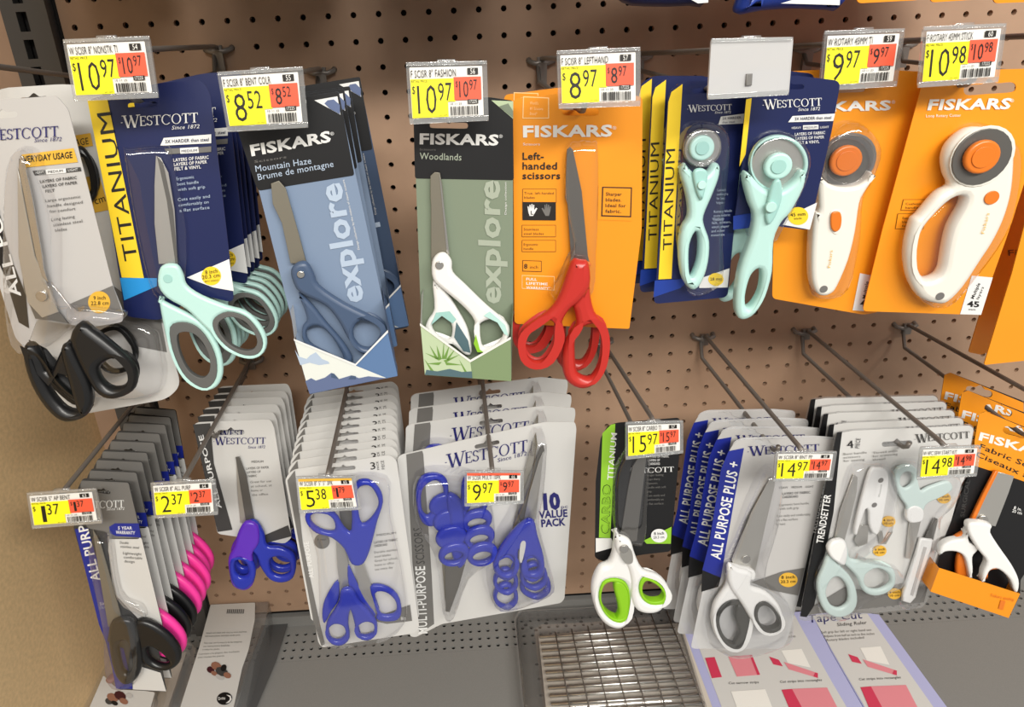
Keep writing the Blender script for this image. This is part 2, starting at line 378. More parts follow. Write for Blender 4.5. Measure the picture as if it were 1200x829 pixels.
# slotted steel upright at the left end of the board
def upright():
    V = []; Fs = []
    x0, x1, hw, sh, pz = -.366, -.322, .005, .012, .0508 / 2
    for i in range(50):
        z1 = .35 - i * pz; z0 = z1 - pz; cx = (x0 + x1) / 2 - .003; zc = (z0 + z1) / 2
        b = len(V)
        V += [(x, -.012, z) for x, z in ((x0, z0), (x1, z0), (x1, z1), (x0, z1), (cx - hw, zc - sh * .75), (cx + hw, zc - sh * .75), (cx + hw, zc + sh * .75), (cx - hw, zc + sh * .75))]
        V += [(x, -.002, z) for x, z in ((cx - hw, zc - sh * .75), (cx + hw, zc - sh * .75), (cx + hw, zc + sh * .75), (cx - hw, zc + sh * .75))]
        for q in range(4):
            w_ = (q + 1) % 4; Fs.append((b + q, b + w_, b + 4 + w_, b + 4 + q)); Fs.append((b + 4 + q, b + 4 + w_, b + 8 + w_, b + 8 + q))
    for xx in (x0, x1):
        b = len(V); V += [(xx, -.012, -.9), (xx, .01, -.9), (xx, .01, .35), (xx, -.012, .35)]; Fs.append((b, b + 1, b + 2, b + 3))
    me = bpy.data.meshes.new('upright'); me.from_pydata(V, [], Fs); me.update(); return me
struct('trim_3', upright(), M['upright'])
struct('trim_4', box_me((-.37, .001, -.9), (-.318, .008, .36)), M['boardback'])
# steel shelf with its perforated strip at the back
struct('floor', perf_me(110, 4, .0127, .0028, -.39 + .0064, -.0572, .003, lambda a, b, d: (a, b, ZS - d)), M['shelf'])
struct('floor', box_me((-.39, -.55, ZS - .004), (-.39 + 110 * .0127, -.0572 - .00635 - .0001, ZS)), M['shelf'])
struct('floor', box_me((-.39, -.01275, ZS - .004), (-.39 + 110 * .0127, .004, ZS)), M['shelf'])
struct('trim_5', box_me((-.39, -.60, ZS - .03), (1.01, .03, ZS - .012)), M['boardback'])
struct('trim_6', box_me((-.366, -.004, ZS), (1.01, .004, -.808)), M['shelf'])

# ================================================================ HOOKS
def hook(px_tag, Yt, X, row, Yp, zp, label):
    """twin-wire pegboard hook: clip over two holes, upper wire to the price tag, lower wire for the goods"""
    root = bpy.data.objects.new('display_hook', None); COL.objects.link(root)
    base = Vector((X * IN, -.004, row * IN)); root.location = base
    root['label'] = label; root['category'] = 'hook'; root['group'] = 'wire hooks of the pegboard'
    T = at(*px_tag, Yt) - base
    h = .5 * IN
    link('base_clip', tube_me([(-h, .012, .002), (-h, .004, 0), (-h, -.001, -.001), (-h * .5, -.003, -.003), (0, -.003, -.002), (h * .5, -.003, -.003), (h, -.001, -.001), (h, .004, 0), (h, .012, .002)], .0027), M['wire'], root)
    link('clip_plate', box_me((-.005, -.005, -.024 if row > -5 else -.011), (.005, -.001, .003)), M['wire'], root)
    link('tag_wire', tube_me([(0, -.003, .001), (T.x * .04, -.012, .002 + T.z * .02), (T.x * .97, T.y * .97, T.z + .001), (T.x, T.y, T.z)], .0023), M['wire'], root)
    yp = Yp + .004; zz = zp - base.z
    x = -.004
    link('product_wire', tube_me([(x, -.003, -.006), (x, -.012, zz * .75), (x * .5, yp * .5, zz * .85), (0, yp, zz), (0, yp - .008, zz + .001), (0, yp - .013, zz + .005), (0, yp - .014, zz + .010)], .0023), M['wire'], root)
    return root
# (tag top centre px, tag Y, X inch, row inch, product Y, product z)
zA = -2.2 * IN
hook((124, 62), -.247, -6.5, -1, -.212, zA, 'dark wire hook behind the 10.97 tag of the navy titanium scissors')
hook((308, 96), -.247, -2.5, -2, -.226, -2.85 * IN, 'dark wire hook behind the 8.52 tag of the blue mountain haze boxes')
hook((522, 88), -.245, 2.5, -2, -.212, -3.2 * IN, 'dark wire hook behind the 10.97 tag of the sage green woodlands box')
hook((702, 72), -.258, 6.5, -2, -.210, -3.1 * IN, 'dark wire hook behind the 8.97 tag of the left-handed scissors')
hook((880, 60), -.262, 10.5, -2, -.215, -2.7 * IN, 'dark wire hook behind the blank clear tag holder')
hook((1010, 52), -.222, 14.5, -2, -.207, -2.7 * IN, 'dark wire hook over the white stick rotary cutter')
hook((1130, 47), -.245, 17.5, -2, -.226, -2.8 * IN, 'dark wire hook over the white loop-handled rotary cutter')
hook((1240, 43), -.25, 21.5, -2, -.24, -2.9 * IN, 'dark wire hook at the right edge of the photo, top tier')
hook((-45, 76), -.25, -11.5, -2, -.262, -2.6 * IN, 'dark wire hook running past the top left corner above the grey everyday pack')
hook((215, 566), -.25, -7.5, -15, -.142, -15.5 * IN, 'bare wire hook over the purple-handled scissors pack, lower tier')
hook((72, 580), -.25, -11.5, -15, -.228, -15.6 * IN, 'wire hook nearest the tan side wall, carrying the pink and black handled packs')
hook((384, 558), -.24, -2.5, -15, -.206, -15.7 * IN, 'wire hook threading the row of clear three-packs')
hook((577, 553), -.235, 3.5, -15, -.181, -15.7 * IN, 'wire hook threading the ten-piece value packs')
hook((766, 495), -.222, 9.5, -15, -.196, -16.1 * IN, 'half-empty wire hook under the red scissors, ending at the black and lime pack')
hook((940, 529), -.245, 14.5, -15, -.190, -16.3 * IN, 'long bare wire hook crossing the board towards the all purpose plus packs')
hook((1108, 524), -.250, 19.5, -15, -.193, -16.4 * IN, 'long bare wire hook crossing the board towards the four-piece sewing sets')
hook((1246, 484), -.24, 24.5, -15, -.188, -16.35 * IN, 'dark wire hook carrying the orange and black fabric scissors boxes')

# ================================================================ PRICE TAGS
def tag(c, Y, top, big, cents, rbig, rcents, num, label, blank=False, yaw=0, pitch=7, behind=None):
    TL, TR, BR, BL = c
    T = Item('price_tag', label, 'price tag', ((TL[0] + TR[0]) / 2, (TL[1] + TR[1]) / 2), Y, yaw, pitch, 'price tags on the hooks')
    def Q(u, v): return tuple((TL[i] * (1 - u) + TR[i] * u) * (1 - v) + (BL[i] * (1 - u) + BR[i] * u) * v for i in (0, 1))
    def R4(u0, v0, u1, v1): return [Q(u0, v0), Q(u1, v0), Q(u1, v1), Q(u0, v1)]
    T.card('tag_holder', R4(-.025, -.04, 1.03, 1.05), M['frosty'] if blank else M['tagclear'], .0022, -.003, .0025)
    T.solid('holder_lip', R4(-.025, .955, 1.03, 1.06), M['tagclear'], 0, .0016, .0005, False)
    T.solid('holder_lip', R4(-.025, -.05, 1.03, .02), M['tagclear'], 0, .0014, .0005, False)
    T.solid('holder_hinge', R4(.38, -.09, .62, .03), M['tagclear'], -.006, .004, .001, False)
    if blank:
        T.solid('wire_seat', R4(.46, .62, .54, .84), M['grey2'], -.001, .0018, .0005, False); T.flush(); return T
    T.card('paper_label', R4(.015, .05, .965, .95), M['paper'], .0004, -.0004, .0006)
    if behind: T.flat(R4(.02, .02, .965, .10), behind, .0003)
    T.flat([Q(.02, .26), Q(.60, .26), Q(.60, .68), Q(.50, .68), Q(.50, .95), Q(.02, .95)], M['tagy'], .0003)
    T.flat(R4(.585, .24, .945, .66), M['tagr'], .0005)
    T.text(top, Q(.03, .235), Q(.62, .225), Q(.03, .10), M['ink'], .0006, .0)
    T.flat(R4(.77, .08, .91, .20), M['ink'], .0005); T.text(num, Q(.81, .19), Q(.87, .19), Q(.81, .09), M['paper'], .0007)
    T.text('RETAIL PRICE', Q(.03, .32), Q(.24, .32), Q(.03, .275), M['ink'], .0006)
    nd = len(big); w0 = .25 if nd == 2 else (.06 if big == '1' else .15); x0 = .10 if nd == 2 else (.16 if big == '1' else .12)
    T.text('$', Q(.035, .52), Q(.075, .52), Q(.035, .38), M['ink'], .0006)
    T.text(big, Q(x0, .88), Q(x0 + w0, .88), Q(x0, .36), M['ink'], .0006, -.006)
    T.text(cents, Q(x0 + w0 + .025, .66), Q(x0 + w0 + .205, .66), Q(x0 + w0 + .025, .33), M['ink'], .0006, 0)
    T.text('$', Q(.612, .42), Q(.636, .42), Q(.612, .31), M['ink'], .0008)
    r0 = .655; rw = .12 if len(rbig) == 2 else (.035 if rbig == '1' else .08)
    T.text(rbig, Q(r0, .61), Q(r0 + rw, .61), Q(r0, .31), M['ink'], .0008); T.text(rcents, Q(r0 + rw + .015, .48), Q(r0 + rw + .115, .48), Q(r0 + rw + .015, .29), M['ink'], .0008)
    T.flat(R4(.76, .65, .90, .73), M['ink'], .0007); T.text('17225', Q(.78, .72), Q(.88, .72), Q(.78, .66), M['paper'], .0009)
    T.text('10 11 25', Q(.53, .74), Q(.68, .74), Q(.53, .70), M['ink'], .0006)
    T.text('per each', Q(.38, .93), Q(.48, .93), Q(.38, .90), M['ink'], .0006)
    u = .53; rnd = random.Random(len(top) * 7 + len(label))
    while u < .90:
        wd = rnd.choice((.006, .006, .012, .018)); T.flat(R4(u, .77, min(u + wd, .91), .93), M['ink'], .0006); u += wd + rnd.choice((.006, .009, .014))
    T.flush(); return T
tag([(76, 49), (172, 45), (182, 111), (88, 115)], -.25, 'W SCISR 8" NONSTK TI', '10', '97', '10', '97', '54', 'price tag reading 10.97 above the navy titanium scissors packs')
tag([(257, 87), (352, 81), (358, 146), (268, 151)], -.25, 'F SCISR 8" BENT COLR', '8', '52', '8', '52', '55', 'price tag reading 8.52 above the blue mountain haze boxes')
tag([(478, 76), (568, 74), (570, 138), (482, 142)], -.248, 'F SCISR 8" FASHION', '10', '97', '10', '97', '56', 'price tag reading 10.97 above the sage green woodlands box')
tag([(655, 62), (748, 58), (748, 121), (657, 124)], -.262, 'F SCISR 8" LEFTHAND', '8', '97', '8', '97', '57', 'price tag reading 8.97 above the orange left-handed scissors card')
tag([(836, 48), (927, 46), (922, 108), (832, 113)], -.266, '', '', '', '', '', '', 'blank frosted tag holder with no price above the navy rotary cutters', True)
tag([(969, 39), (1058, 36), (1049, 98), (963, 103)], -.226, 'W ROTARY 45MM TI', '9', '97', '9', '97', '59', 'price tag reading 9.97 above the orange stick rotary cutter', pitch=5)
tag([(1085, 34), (1177, 30), (1168, 93), (1079, 99)], -.249, 'F ROTARY 45MM STICK', '10', '98', '10', '98', '60', 'price tag reading 10.98 above the orange loop-handled rotary cutter', pitch=5)
tag([(33, 580), (110, 575), (117, 612), (39, 618)], -.254, 'W SCISR 5" AP BENT', '1', '37', '1', '37', '63', 'price tag reading 1.37 at the tan side wall')
tag([(178, 568), (250, 564), (253, 602), (182, 606)], -.254, 'W SCISR 8" ALL PURP', '2', '37', '2', '37', '64', 'price tag reading 2.37 between the pink handles and the purple scissors')
tag([(348, 561), (414, 560), (421, 596), (352, 600)], -.244, 'W SCISR 8" 5" 5" 3PK', '5', '38', '1', '79', '65', 'price tag reading 5.38 and 1.79 on the three-packs', behind=M['gold'])
tag([(546, 554), (612, 554), (612, 589), (546, 592)], -.239, 'W SCISR MULTI 10PK', '9', '97', '9', '97', '66', 'price tag reading 9.97 on the ten-piece value pack', behind=M['tagr'])
tag([(735, 497), (799, 495), (799, 530), (735, 537)], -.226, 'W SCISR 8" CARBO TI', '15', '97', '15', '97', '57', 'price tag reading 15.97 on the black and lime pack')
tag([(911, 531), (979, 531), (974, 562), (908, 563)], -.249, 'W SCISR 8" BNT PP', '14', '97', '14', '97', '68', 'price tag reading 14.97 on the all purpose plus packs')
tag([(1081, 526), (1148, 524), (1143, 557), (1077, 561)], -.254, 'W 4PC SEW START KIT', '14', '98', '14', '98', '69', 'price tag reading 14.98 on the four-piece sets')

# ================================================================ UPPER TIER
# ---- grey everyday packs with black scissors, far left
def everyday_back():
    P = Item('scissors_package', 'grey everyday usage pack behind the leftmost one, clear round-cornered bottom flange', 'scissors', (40, 118), -.205, 3, 6, 'grey everyday usage packs')
    P.card('backing_card', [(-10, 104), (82, 98), (122, 106), (158, 250), (212, 452), (196, 468), (62, 492), (30, 380)], M['ltgrey'], holes=[P.slot((40, 118), 36, 9, -4)], rc=.012)
    P.flat(k('01', (365, 262), (520, 370), (540, 478), (420, 455), (330, 330)), M['grey2'])
    P.flat([(80, 160), (106, 156), (109, 171), (83, 175)], M['gold']); P.text('DAY USAGE', (60, 175), (104, 169), 8, M['black'])
    P.flat([(98, 208), (116, 205), (128, 246), (108, 250)], M['gold']); P.text('cm', (112, 240), (124, 236), 9, M['black'])
    o = [(88, 172), (98, 176), (108, 196), (112, 222), (106, 238), (96, 236), (84, 215), (80, 190)]
    P.handle(o, scaled(o, .62), M['blk_rub'], .003)
    P.handle(k('B', (500, 300), (580, 272), (640, 300), (690, 370), (700, 440), (660, 500), (600, 522), (530, 510), (470, 440), (470, 360)), k('B', (520, 320), (580, 295), (630, 325), (665, 385), (668, 440), (630, 485), (570, 495), (520, 450), (500, 380)), M['blk_rub'], .006, .007)
    P.handle(k('B', (150, 420), (260, 440), (360, 560), (420, 620), (470, 640), (450, 690), (380, 680), (280, 600), (190, 500)), k('B', (200, 450), (260, 480), (350, 590), (400, 640), (380, 655), (300, 590), (220, 500)), M['blk_rub'], .006, .007)
    P.dome('clear_blister', k('B', (420, 250), (760, 260), (830, 420), (840, 560), (770, 630), (560, 640), (300, 560)), .012, M['clear'])
    P.flush()
everyday_back()
P = Item('scissors_package', 'leftmost grey everyday usage pack with large black-handled nine inch scissors', 'scissors', (5, 134), -.246, 3, 5, 'grey everyday usage packs')
P.card('backing_card', [(-60, 122), (66, 112), (80, 128)] + k('01', (365, 262), (398, 345), (398, 380), (290, 398), (120, 372), (85, 470), (50, 432), (0, 270), (-60, 60)) + [(-70, 200)], M['grey'], holes=[P.slot((3, 135), 34, 7, -4)], rc=.003)
P.flat([(-30, 200), (0, 252), (12, 300), (30, 345), (34, 385), (22, 378), (6, 325), (-14, 280)], M['black'])
P.text('ALL PURPOSE', k1('01', 68, 296), (-24, 158), 12, M['white'], bold=.02)
P.logo((-20, 165.5), k1('C', 272, 276), 12.5, M['wnavy'], since=(k1('C', 158, 303), k1('C', 283, 296), 4.6))
P.flat(k('C', (100, 360), (340, 330), (360, 395), (118, 420)), M['gold']); P.text('EVERYDAY USAGE', k1('C', 96, 398), k1('C', 335, 375), 7.5, M['black'], bold=.02)
P.flat(k('C', (150, 435), (210, 430), (214, 452), (160, 456)), M['grey3']); P.flat(k('C', (210, 430), (304, 424), (306, 444), (214, 452)), M['white']); P.flat(k('C', (304, 424), (372, 418), (376, 436), (306, 444)), M['grey3'])
P.text('HEAVY', k1('C', 165, 449), k1('C', 203, 446), 3, M['white'], .0013); P.text('MEDIUM', k1('C', 222, 446), k1('C', 290, 440), 3, M['black'], .0013); P.text('LIGHT', k1('C', 315, 438), k1('C', 360, 434), 3, M['white'], .0013)
P.lines(k1('C', 185, 492), k1('C', 355, 472), (3.2, 5.6), 3, M['black'], 3.4, words=['LAYERS OF FABRIC', 'LAYERS OF PAPER', 'FELT'], bold=.01)
P.lines(k1('C', 210, 580), k1('C', 372, 560), (2.5, 6.4), 3, M['grey3'], 3.4, words=['Large ergonomic', 'handle designed', 'for comfort'])
P.lines(k1('C', 238, 668), k1('C', 372, 648), (2.2, 6.3), 3, M['grey3'], 3.4, words=['Long lasting', 'stainless steel', 'blades'])
P.flat(k('01', (365, 262), (225, 322), (250, 345), (396, 350)), M['grey2'])
P.circle(k1('B', 507, 150), 13, M['gold'], .0011); P.text('9 inch', k1('B', 478, 138), k1('B', 540, 136), 4.5, M['black'], .0013, .01); P.text('22.8 cm', k1('B', 465, 165), k1('B', 556, 163), 4.5, M['black'], .0013, .01)
P.blade([(22, 186), (27, 196), (34, 250), (48, 330), (57, 350)] + k('B', (300, 200), (350, 260), (250, 240), (180, 235), (120, 90)) + [(24, 290), (21, 230)], .0040, m=M['steeld'])
P.blade(k('C', (96, 362), (108, 375), (150, 560), (196, 829)) + k('B', (225, -20), (250, 55), (215, 20)) + k('C', (165, 829), (120, 600), (85, 420)), .0060, .001, M['screw'])
P.blade(k('C', (80, 420), (108, 560), (160, 829)) + k('B', (240, 60), (300, 200), (215, 230), (140, 150)) + k('C', (85, 829), (82, 600)), .0050, .0012, M['steel'])
P.screw(k1('B', 210, 120), 7, .0065)
P.solid('blister_edge', k('B', (330, 190), (400, 175), (620, 200), (628, 235), (560, 265), (440, 255), (350, 260)), M['clear'], .001, .008, .003)
P.handle(k('B', (110, 380), (150, 370), (200, 430), (240, 520), (300, 400), (350, 350), (400, 420), (440, 540), (465, 650), (440, 730), (380, 768), (300, 768), (220, 700), (150, 590), (110, 470)),
         k('B', (165, 440), (200, 520), (250, 620), (320, 700), (385, 715), (400, 690), (330, 640), (250, 560), (200, 480)), M['blk_rub'], .006, .012, .0055)
P.handle(k('B', (345, 340), (400, 258), (470, 300), (560, 370), (650, 450), (690, 520), (680, 600), (620, 645), (540, 655), (480, 620), (440, 560), (390, 470)),
         k('B', (500, 485), (560, 450), (620, 470), (645, 520), (630, 580), (570, 598), (520, 570), (495, 525)), M['blk_rub'], .011, .012, .0055)
P.handle(k('B', (300, 400), (345, 370), (400, 470), (450, 580), (462, 680), (420, 740), (380, 700), (340, 560)), None, M['blk_rub'], .013, .010, .0045)
P.dome('clear_blister', k('C', (60, 350), (150, 340), (200, 480), (260, 700)) + k('B', (300, 160), (420, 180), (330, 330), (110, 420), (40, 200)) + k('C', (30, 600)), .016, M['clear'])
P.flush()

# ---- navy titanium packs, mint scissors
P = Item('scissors_package', 'front navy titanium pack with mint bent scissors, frontmost on its hook', 'scissors', (166, 122), -.212, 4, 7, 'navy titanium scissors packs', zs=.54)
P.card('backing_card', k('00', (283, 322), (380, 300), (520, 268), (655, 260), (680, 300), (712, 560)) + k('01', (745, 180), (758, 318), (640, 290), (520, 375), (405, 362), (388, 238)) + k('00', (345, 640)), M['navy'], holes=[P.slot((167, 123), 34, 6, -3)], rc=.006, t=.0007)
P.flat(k('00', (283, 325), (348, 322)) + k('01', (466, 238), (394, 236)), M['yellow'])
P.text('TITANIUM', k1('01', 446, 178), k1('00', 358, 362), k1('01', 403, 184), M['ink'], bold=.0)
P.flat(k('01', (388, 237), (508, 238), (508, 264), (402, 310)), M['cyan'])
P.flat(k('01', (605, 236), (742, 176), (757, 280), (690, 268)), M['white']); P.circle(k1('01', 684, 231), 11.5, M['yellow'], .0011, 11)
P.text('8 inch', k1('01', 665, 226), k1('01', 705, 220), 4.5, M['black'], .0013, .01); P.text('20.3 cm', k1('01', 655, 242), k1('01', 712, 234), 4.5, M['black'], .0013, .01); P.text('BENT HANDLE', k1('01', 664, 252), k1('01', 708, 247), 2, M['black'], .0013)
P.logo(k1('00', 398, 412), k1('00', 643, 396), 11.5, M['white'], since=(k1('00', 556, 420), k1('00', 645, 415), 4.5))
P.flat(k('00', (530, 447), (684, 435), (684, 464), (519, 472)), M['white']); P.text('3X HARDER than steel', k1('00', 535, 464), k1('00', 676, 457), 4, M['navy2'], .0013, .01)
P.flat(k('00', (532, 482), (580, 480), (584, 497), (544, 500)), M['grey2']); P.flat(k('00', (582, 480), (642, 476), (644, 495), (584, 498)), M['white']); P.flat(k('00', (642, 478), (684, 474), (684, 492), (644, 495)), M['grey2'])
P.text('MEDIUM', k1('00', 588, 494), k1('00', 638, 491), 3, M['navy2'], .0013)
P.lines(k1('00', 562, 524), k1('00', 676, 514), (.6, 5.2), 3, M['white'], 3.8, words=['LAYERS OF FABRIC', 'LAYERS OF PAPER', 'FELT & VINYL'], bold=.015)
P.lines(k1('00', 572, 584), k1('00', 660, 574), (.8, 6.4), 3, M['hazetxt'], 3.6, words=['Ergonomic', 'bent handle', 'with soft grip'])
P.lines(k1('00', 576, 652), k1('00', 680, 640), (1.0, 6.4), 3, M['hazetxt'], 3.6, words=['Cuts easily and', 'comfortably on', 'a flat surface'])
P.dome('clear_blister', k('00', (402, 500), (415, 478), (530, 470), (558, 500), (600, 700)) + k('01', (608, 130), (600, 235), (560, 300), (500, 300), (450, 120)), .010, M['clear'])
P.blade(k('00', (505, 505), (520, 512), (545, 560), (565, 680)) + k('01', (575, 192), (514, 192), (500, 60)) + k('00', (500, 600)), .005)
P.solid('blade_edge', k('00', (508, 506), (528, 528), (560, 680)) + k('01', (576, 190), (568, 190)) + k('00', (540, 650)), M['steeld'], .0066, .0004, 0, False)
P.handle(k('01', (512, 300), (530, 315), (600, 350), (650, 380), (692, 430), (715, 490), (720, 550), (700, 592), (660, 605), (610, 580), (570, 530), (540, 450), (522, 370)),
         k('01', (552, 400), (590, 384), (635, 398), (672, 440), (697, 500), (697, 560), (668, 592), (625, 578), (590, 540), (560, 470)), M['mint'], .006, .011, .005, M['gripg'], .72, (.0015, .001))
P.handle(k('01', (512, 215), (530, 195), (570, 195), (590, 225), (602, 262), (650, 295)) + k('11', (180, 328), (240, 345), (285, 385), (310, 435), (302, 480), (265, 503), (220, 495), (170, 470), (135, 425), (95, 385)) + k('01', (600, 340), (540, 305), (510, 265)),
         k('11', (145, 368), (185, 350), (240, 365), (278, 405), (296, 450), (280, 482), (240, 487), (190, 465), (155, 430), (138, 395)), M['mint'], .012, .011, .005, M['gripg'], .8, (.001, .001))
P.disc('pivot_cap', k1('01', 543, 240), 9, M['mint'], .0215, .0014); P.disc('pivot_cap', k1('01', 543, 240), 5.5, M['mintd'], .023, .0008)
P.flush()
stack(P, 6, .0135, 'navy titanium pack with mint scissors', .0012, first=.030)

# ---- mountain haze boxes
P = Item('scissors_package', 'front slate blue scissors box with a mountain picture pocket', 'scissors', (330, 146), -.228, 4, 2, 'mountain haze scissors boxes')
L = [(270, 128), (397, 107), (403, 140)] + k('11', (688, 318), (735, 555), (450, 614), (385, 345)) + [(303, 222)]
P.card('backing_card', L, M['haze'], rc=.002, holes=[P.slot((325, 146), 40, 7, -8)], t=.0008)
P.flat([(270, 128), (397, 107), (400, 124)] + k('10', (595, 568), (285, 618), (275, 600)), M['black'], rc=.002, hole=P.slot((325, 146), 40, 7, -8))
P.flat(k('10', (465, 325), (540, 312), (550, 372)), M['white'], .0011); P.flat(k('10', (498, 335), (508, 325), (528, 322), (548, 340), (548, 370), (515, 352)), M['mtn'], .0014)
P.text('FISKARS', k1('10', 262, 505), k1('10', 520, 458), 12.5, M['white'], bold=.035); P.text('®', k1('10', 518, 440), k1('10', 530, 437), 4, M['white'])
P.lines(k1('10', 272, 528), k1('10', 375, 512), (0, 3), 1, M['grey2'], 3, words=['Scissors'])
P.text('Mountain Haze', k1('10', 276, 557), k1('10', 456, 530), 7.5, M['hazetxt']); P.text('Brume de montagne', k1('10', 284, 584), k1('10', 528, 540), 7.5, M['hazetxt'])
P.text('explore', k1('11', 625, 312), k1('10', 548, 590), k1('11', 556, 324), M['hazetxt'], bold=.03)
P.lines(k1('11', 612, 145), k1('10', 562, 582), (0, 3), 1, M['white'], 2.4, words=['Design collection by the makers of classic scissors'])
P.blade(k('10', (325, 595), (350, 586), (372, 610), (415, 760)) + k('11', (440, 190), (388, 190), (360, 60)) + k('10', (330, 660)), .004, m=M['dim'])
P.handle(k('11', (388, 215), (410, 190), (440, 190), (462, 225), (480, 265), (560, 320), (660, 370), (692, 400), (690, 440), (650, 485), (610, 482), (575, 440), (545, 385), (500, 330), (420, 290), (395, 255)),
         k('11', (600, 390), (640, 372), (680, 398), (682, 430), (650, 465), (615, 462), (592, 430)), M['hazed'], .006, .008, .0035)
P.handle(k('11', (412, 288), (460, 330), (500, 380), (560, 450), (590, 510), (540, 520), (480, 490), (430, 450), (425, 400), (440, 370)),
         k('11', (440, 410), (475, 395), (520, 430), (560, 505), (500, 480), (450, 450)), M['hazed'], .004, .007, .003)
P.screw(k1('11', 421, 227), 4.5, .0142)
P.card('pocket_front', k('11', (400, 438), (598, 520), (702, 410), (735, 555), (450, 614)), M['hazef'], t=.0008, d=.016, rc=.0006)
P.flat(k('11', (401, 439), (598, 521), (697, 561), (450, 613)), M['mist'], .0172)
P.flat(k('11', (436, 572), (455, 562), (470, 570), (500, 560), (520, 545), (545, 565), (585, 553), (610, 562), (640, 556), (697, 562), (450, 613)), M['mtn'], .0175)
P.flat(k('11', (402, 470), (415, 492), (440, 500), (452, 488), (470, 478), (490, 500), (510, 508), (515, 515), (480, 520), (450, 512), (420, 520)), M['hazetxt'], .0174); P.flat(k('11', (520, 545), (530, 548), (545, 565), (520, 560)), M['hazed'], .0178); P.flat(k('11', (585, 553), (600, 556), (600, 566), (575, 566)), M['hazed'], .0178)
P.flat(k('11', (398, 434), (598, 516), (703, 406), (704, 414), (598, 523), (400, 441)), M['white'], .0180)
P.ribbon('side_flap', k('11', (388, 345), (396, 400), (401, 438)), 0, .0165, M['white']); P.ribbon('side_flap', k('11', (690, 318), (702, 410), (735, 555)), 0, .0165, M['hazef'])
P.ribbon('pocket_bottom', k('11', (450, 614), (735, 555)), 0, .0165, M['hazef'])
P.flush()
stack(P, 3, .030, 'slate blue mountain haze box', .001, droll=.02)
copy_item(P, (.006, .09, .004), 'rearmost mountain haze box, turned to its plain dark slate side, nearest the board', (0, .0, .0), {M['haze']: M['hazeback']})

# ---- woodlands box
P = Item('scissors_package', 'sage green woodlands scissors box with white and green handles', 'scissors', (528, 148), -.215, -4, 2)
P.card('backing_card', [(484, 118), (574, 114), (601, 118)] + k('21', (446, 330), (440, 570), (160, 552), (145, 300)), M['green'], rc=.002, holes=[P.slot((526, 147), 44, 7, 1)], t=.0008)
P.flat([(484, 118), (574, 114), (601, 118)] + k('20', (448, 584), (128, 578)), M['black'], rc=.002, hole=P.slot((526, 147), 44, 7, 1)); P.flat(k('20', (375, 325), (446, 328), (446, 385)), M['palegreen'], .0011); P.flat(k('20', (400, 345), (430, 335), (446, 360), (446, 382)), M['green'], .0014)
P.text('FISKARS', k1('20', 143, 466), k1('20', 398, 470), 12, M['white'], bold=.035); P.text('®', k1('20', 400, 447), k1('20', 412, 447), 4, M['white'])
P.lines(k1('20', 143, 487), k1('20', 195, 488), (0, 3), 1, M['grey2'], 2.5, words=['Scissors']); P.text('Woodlands', k1('20', 143, 516), k1('20', 278, 520), 8, M['greent'])
P.text('explore', k1('21', 404, 322), k1('20', 400, 585), k1('21', 338, 318), M['greent'], bold=.03)
P.lines(k1('20', 424, 695), k1('20', 424, 590), (0, 3), 1, M['white'], 2.2, words=['Design collection'])
P.blade(k('20', (178, 570), (192, 558), (208, 560), (216, 600), (236, 829)) + k('21', (240, 170), (180, 195), (180, 0)) + k('20', (178, 640)), .004, m=M['dim'])
P.solid('blade_edge', k('20', (206, 560), (214, 600), (240, 829), (232, 829)), M['screw'], .0056, .0004, 0, False)
P.handle(k('21', (182, 190), (200, 163), (225, 160), (246, 185), (250, 222), (290, 262), (360, 330), (425, 385), (436, 420), (420, 450), (380, 470), (340, 480), (325, 440), (320, 380), (280, 330), (220, 280), (185, 245)),
         k('21', (335, 395), (370, 375), (405, 385), (415, 420), (395, 455), (355, 468), (338, 440)), M['whitep'], .006, .008, .0035)
P.handle(k('21', (186, 250), (230, 290), (270, 350), (300, 410), (312, 480), (290, 490), (240, 450), (165, 420), (168, 380), (190, 340)),
         k('21', (182, 395), (200, 370), (230, 368), (248, 400), (240, 440), (200, 425)), M['whitep'], .003, .007, .003)
P.flat(k('21', (196, 350), (240, 345), (262, 372), (250, 385), (215, 360), (180, 390)), M['mintd'], .0102); P.flat(k('21', (262, 380), (300, 440), (308, 480), (285, 475), (255, 430)), M['lake'], .0102); P.flat(k('21', (325, 420), (338, 470), (350, 478), (330, 478), (318, 450)), M['limep'], .0143); P.flat(k('21', (370, 345), (420, 390), (430, 425), (418, 420), (395, 382), (350, 360)), M['mint'], .0143)
P.screw(k1('21', 207, 197), 5, .0142)
P.card('pocket_front', k('21', (145, 388), (307, 508), (438, 432), (440, 572), (160, 552)), M['fold'], t=.0008, d=.016, rc=.0006)
P.flat(k('21', (146, 390), (307, 508), (314, 562), (160, 551)), M['palegreen'], .0172)
for a, b, c in (((215, 500), (198, 455), (203, 498)), ((215, 500), (160, 480), (205, 505)), ((218, 500), (240, 455), (230, 500)), ((220, 505), (275, 485), (228, 512)), ((215, 500), (222, 440), (222, 500)), ((215, 510), (165, 515), (205, 520)), ((225, 510), (285, 520), (230, 520)), ((205, 500), (175, 455), (195, 500)), ((230, 500), (262, 462), (236, 505)), ((290, 545), (270, 500), (298, 545)), ((180, 540), (158, 500), (190, 540))):
    P.flat(k('21', a, b, c), M['leaf'], .0174)
P.flat(k('21', (160, 551), (165, 535), (200, 540), (240, 532), (280, 542), (312, 540), (314, 562)), M['lake'], .0175)
P.flat(k('21', (144, 384), (307, 503), (438, 428), (438, 436), (307, 511), (144, 392)), M['paper'], .0180)
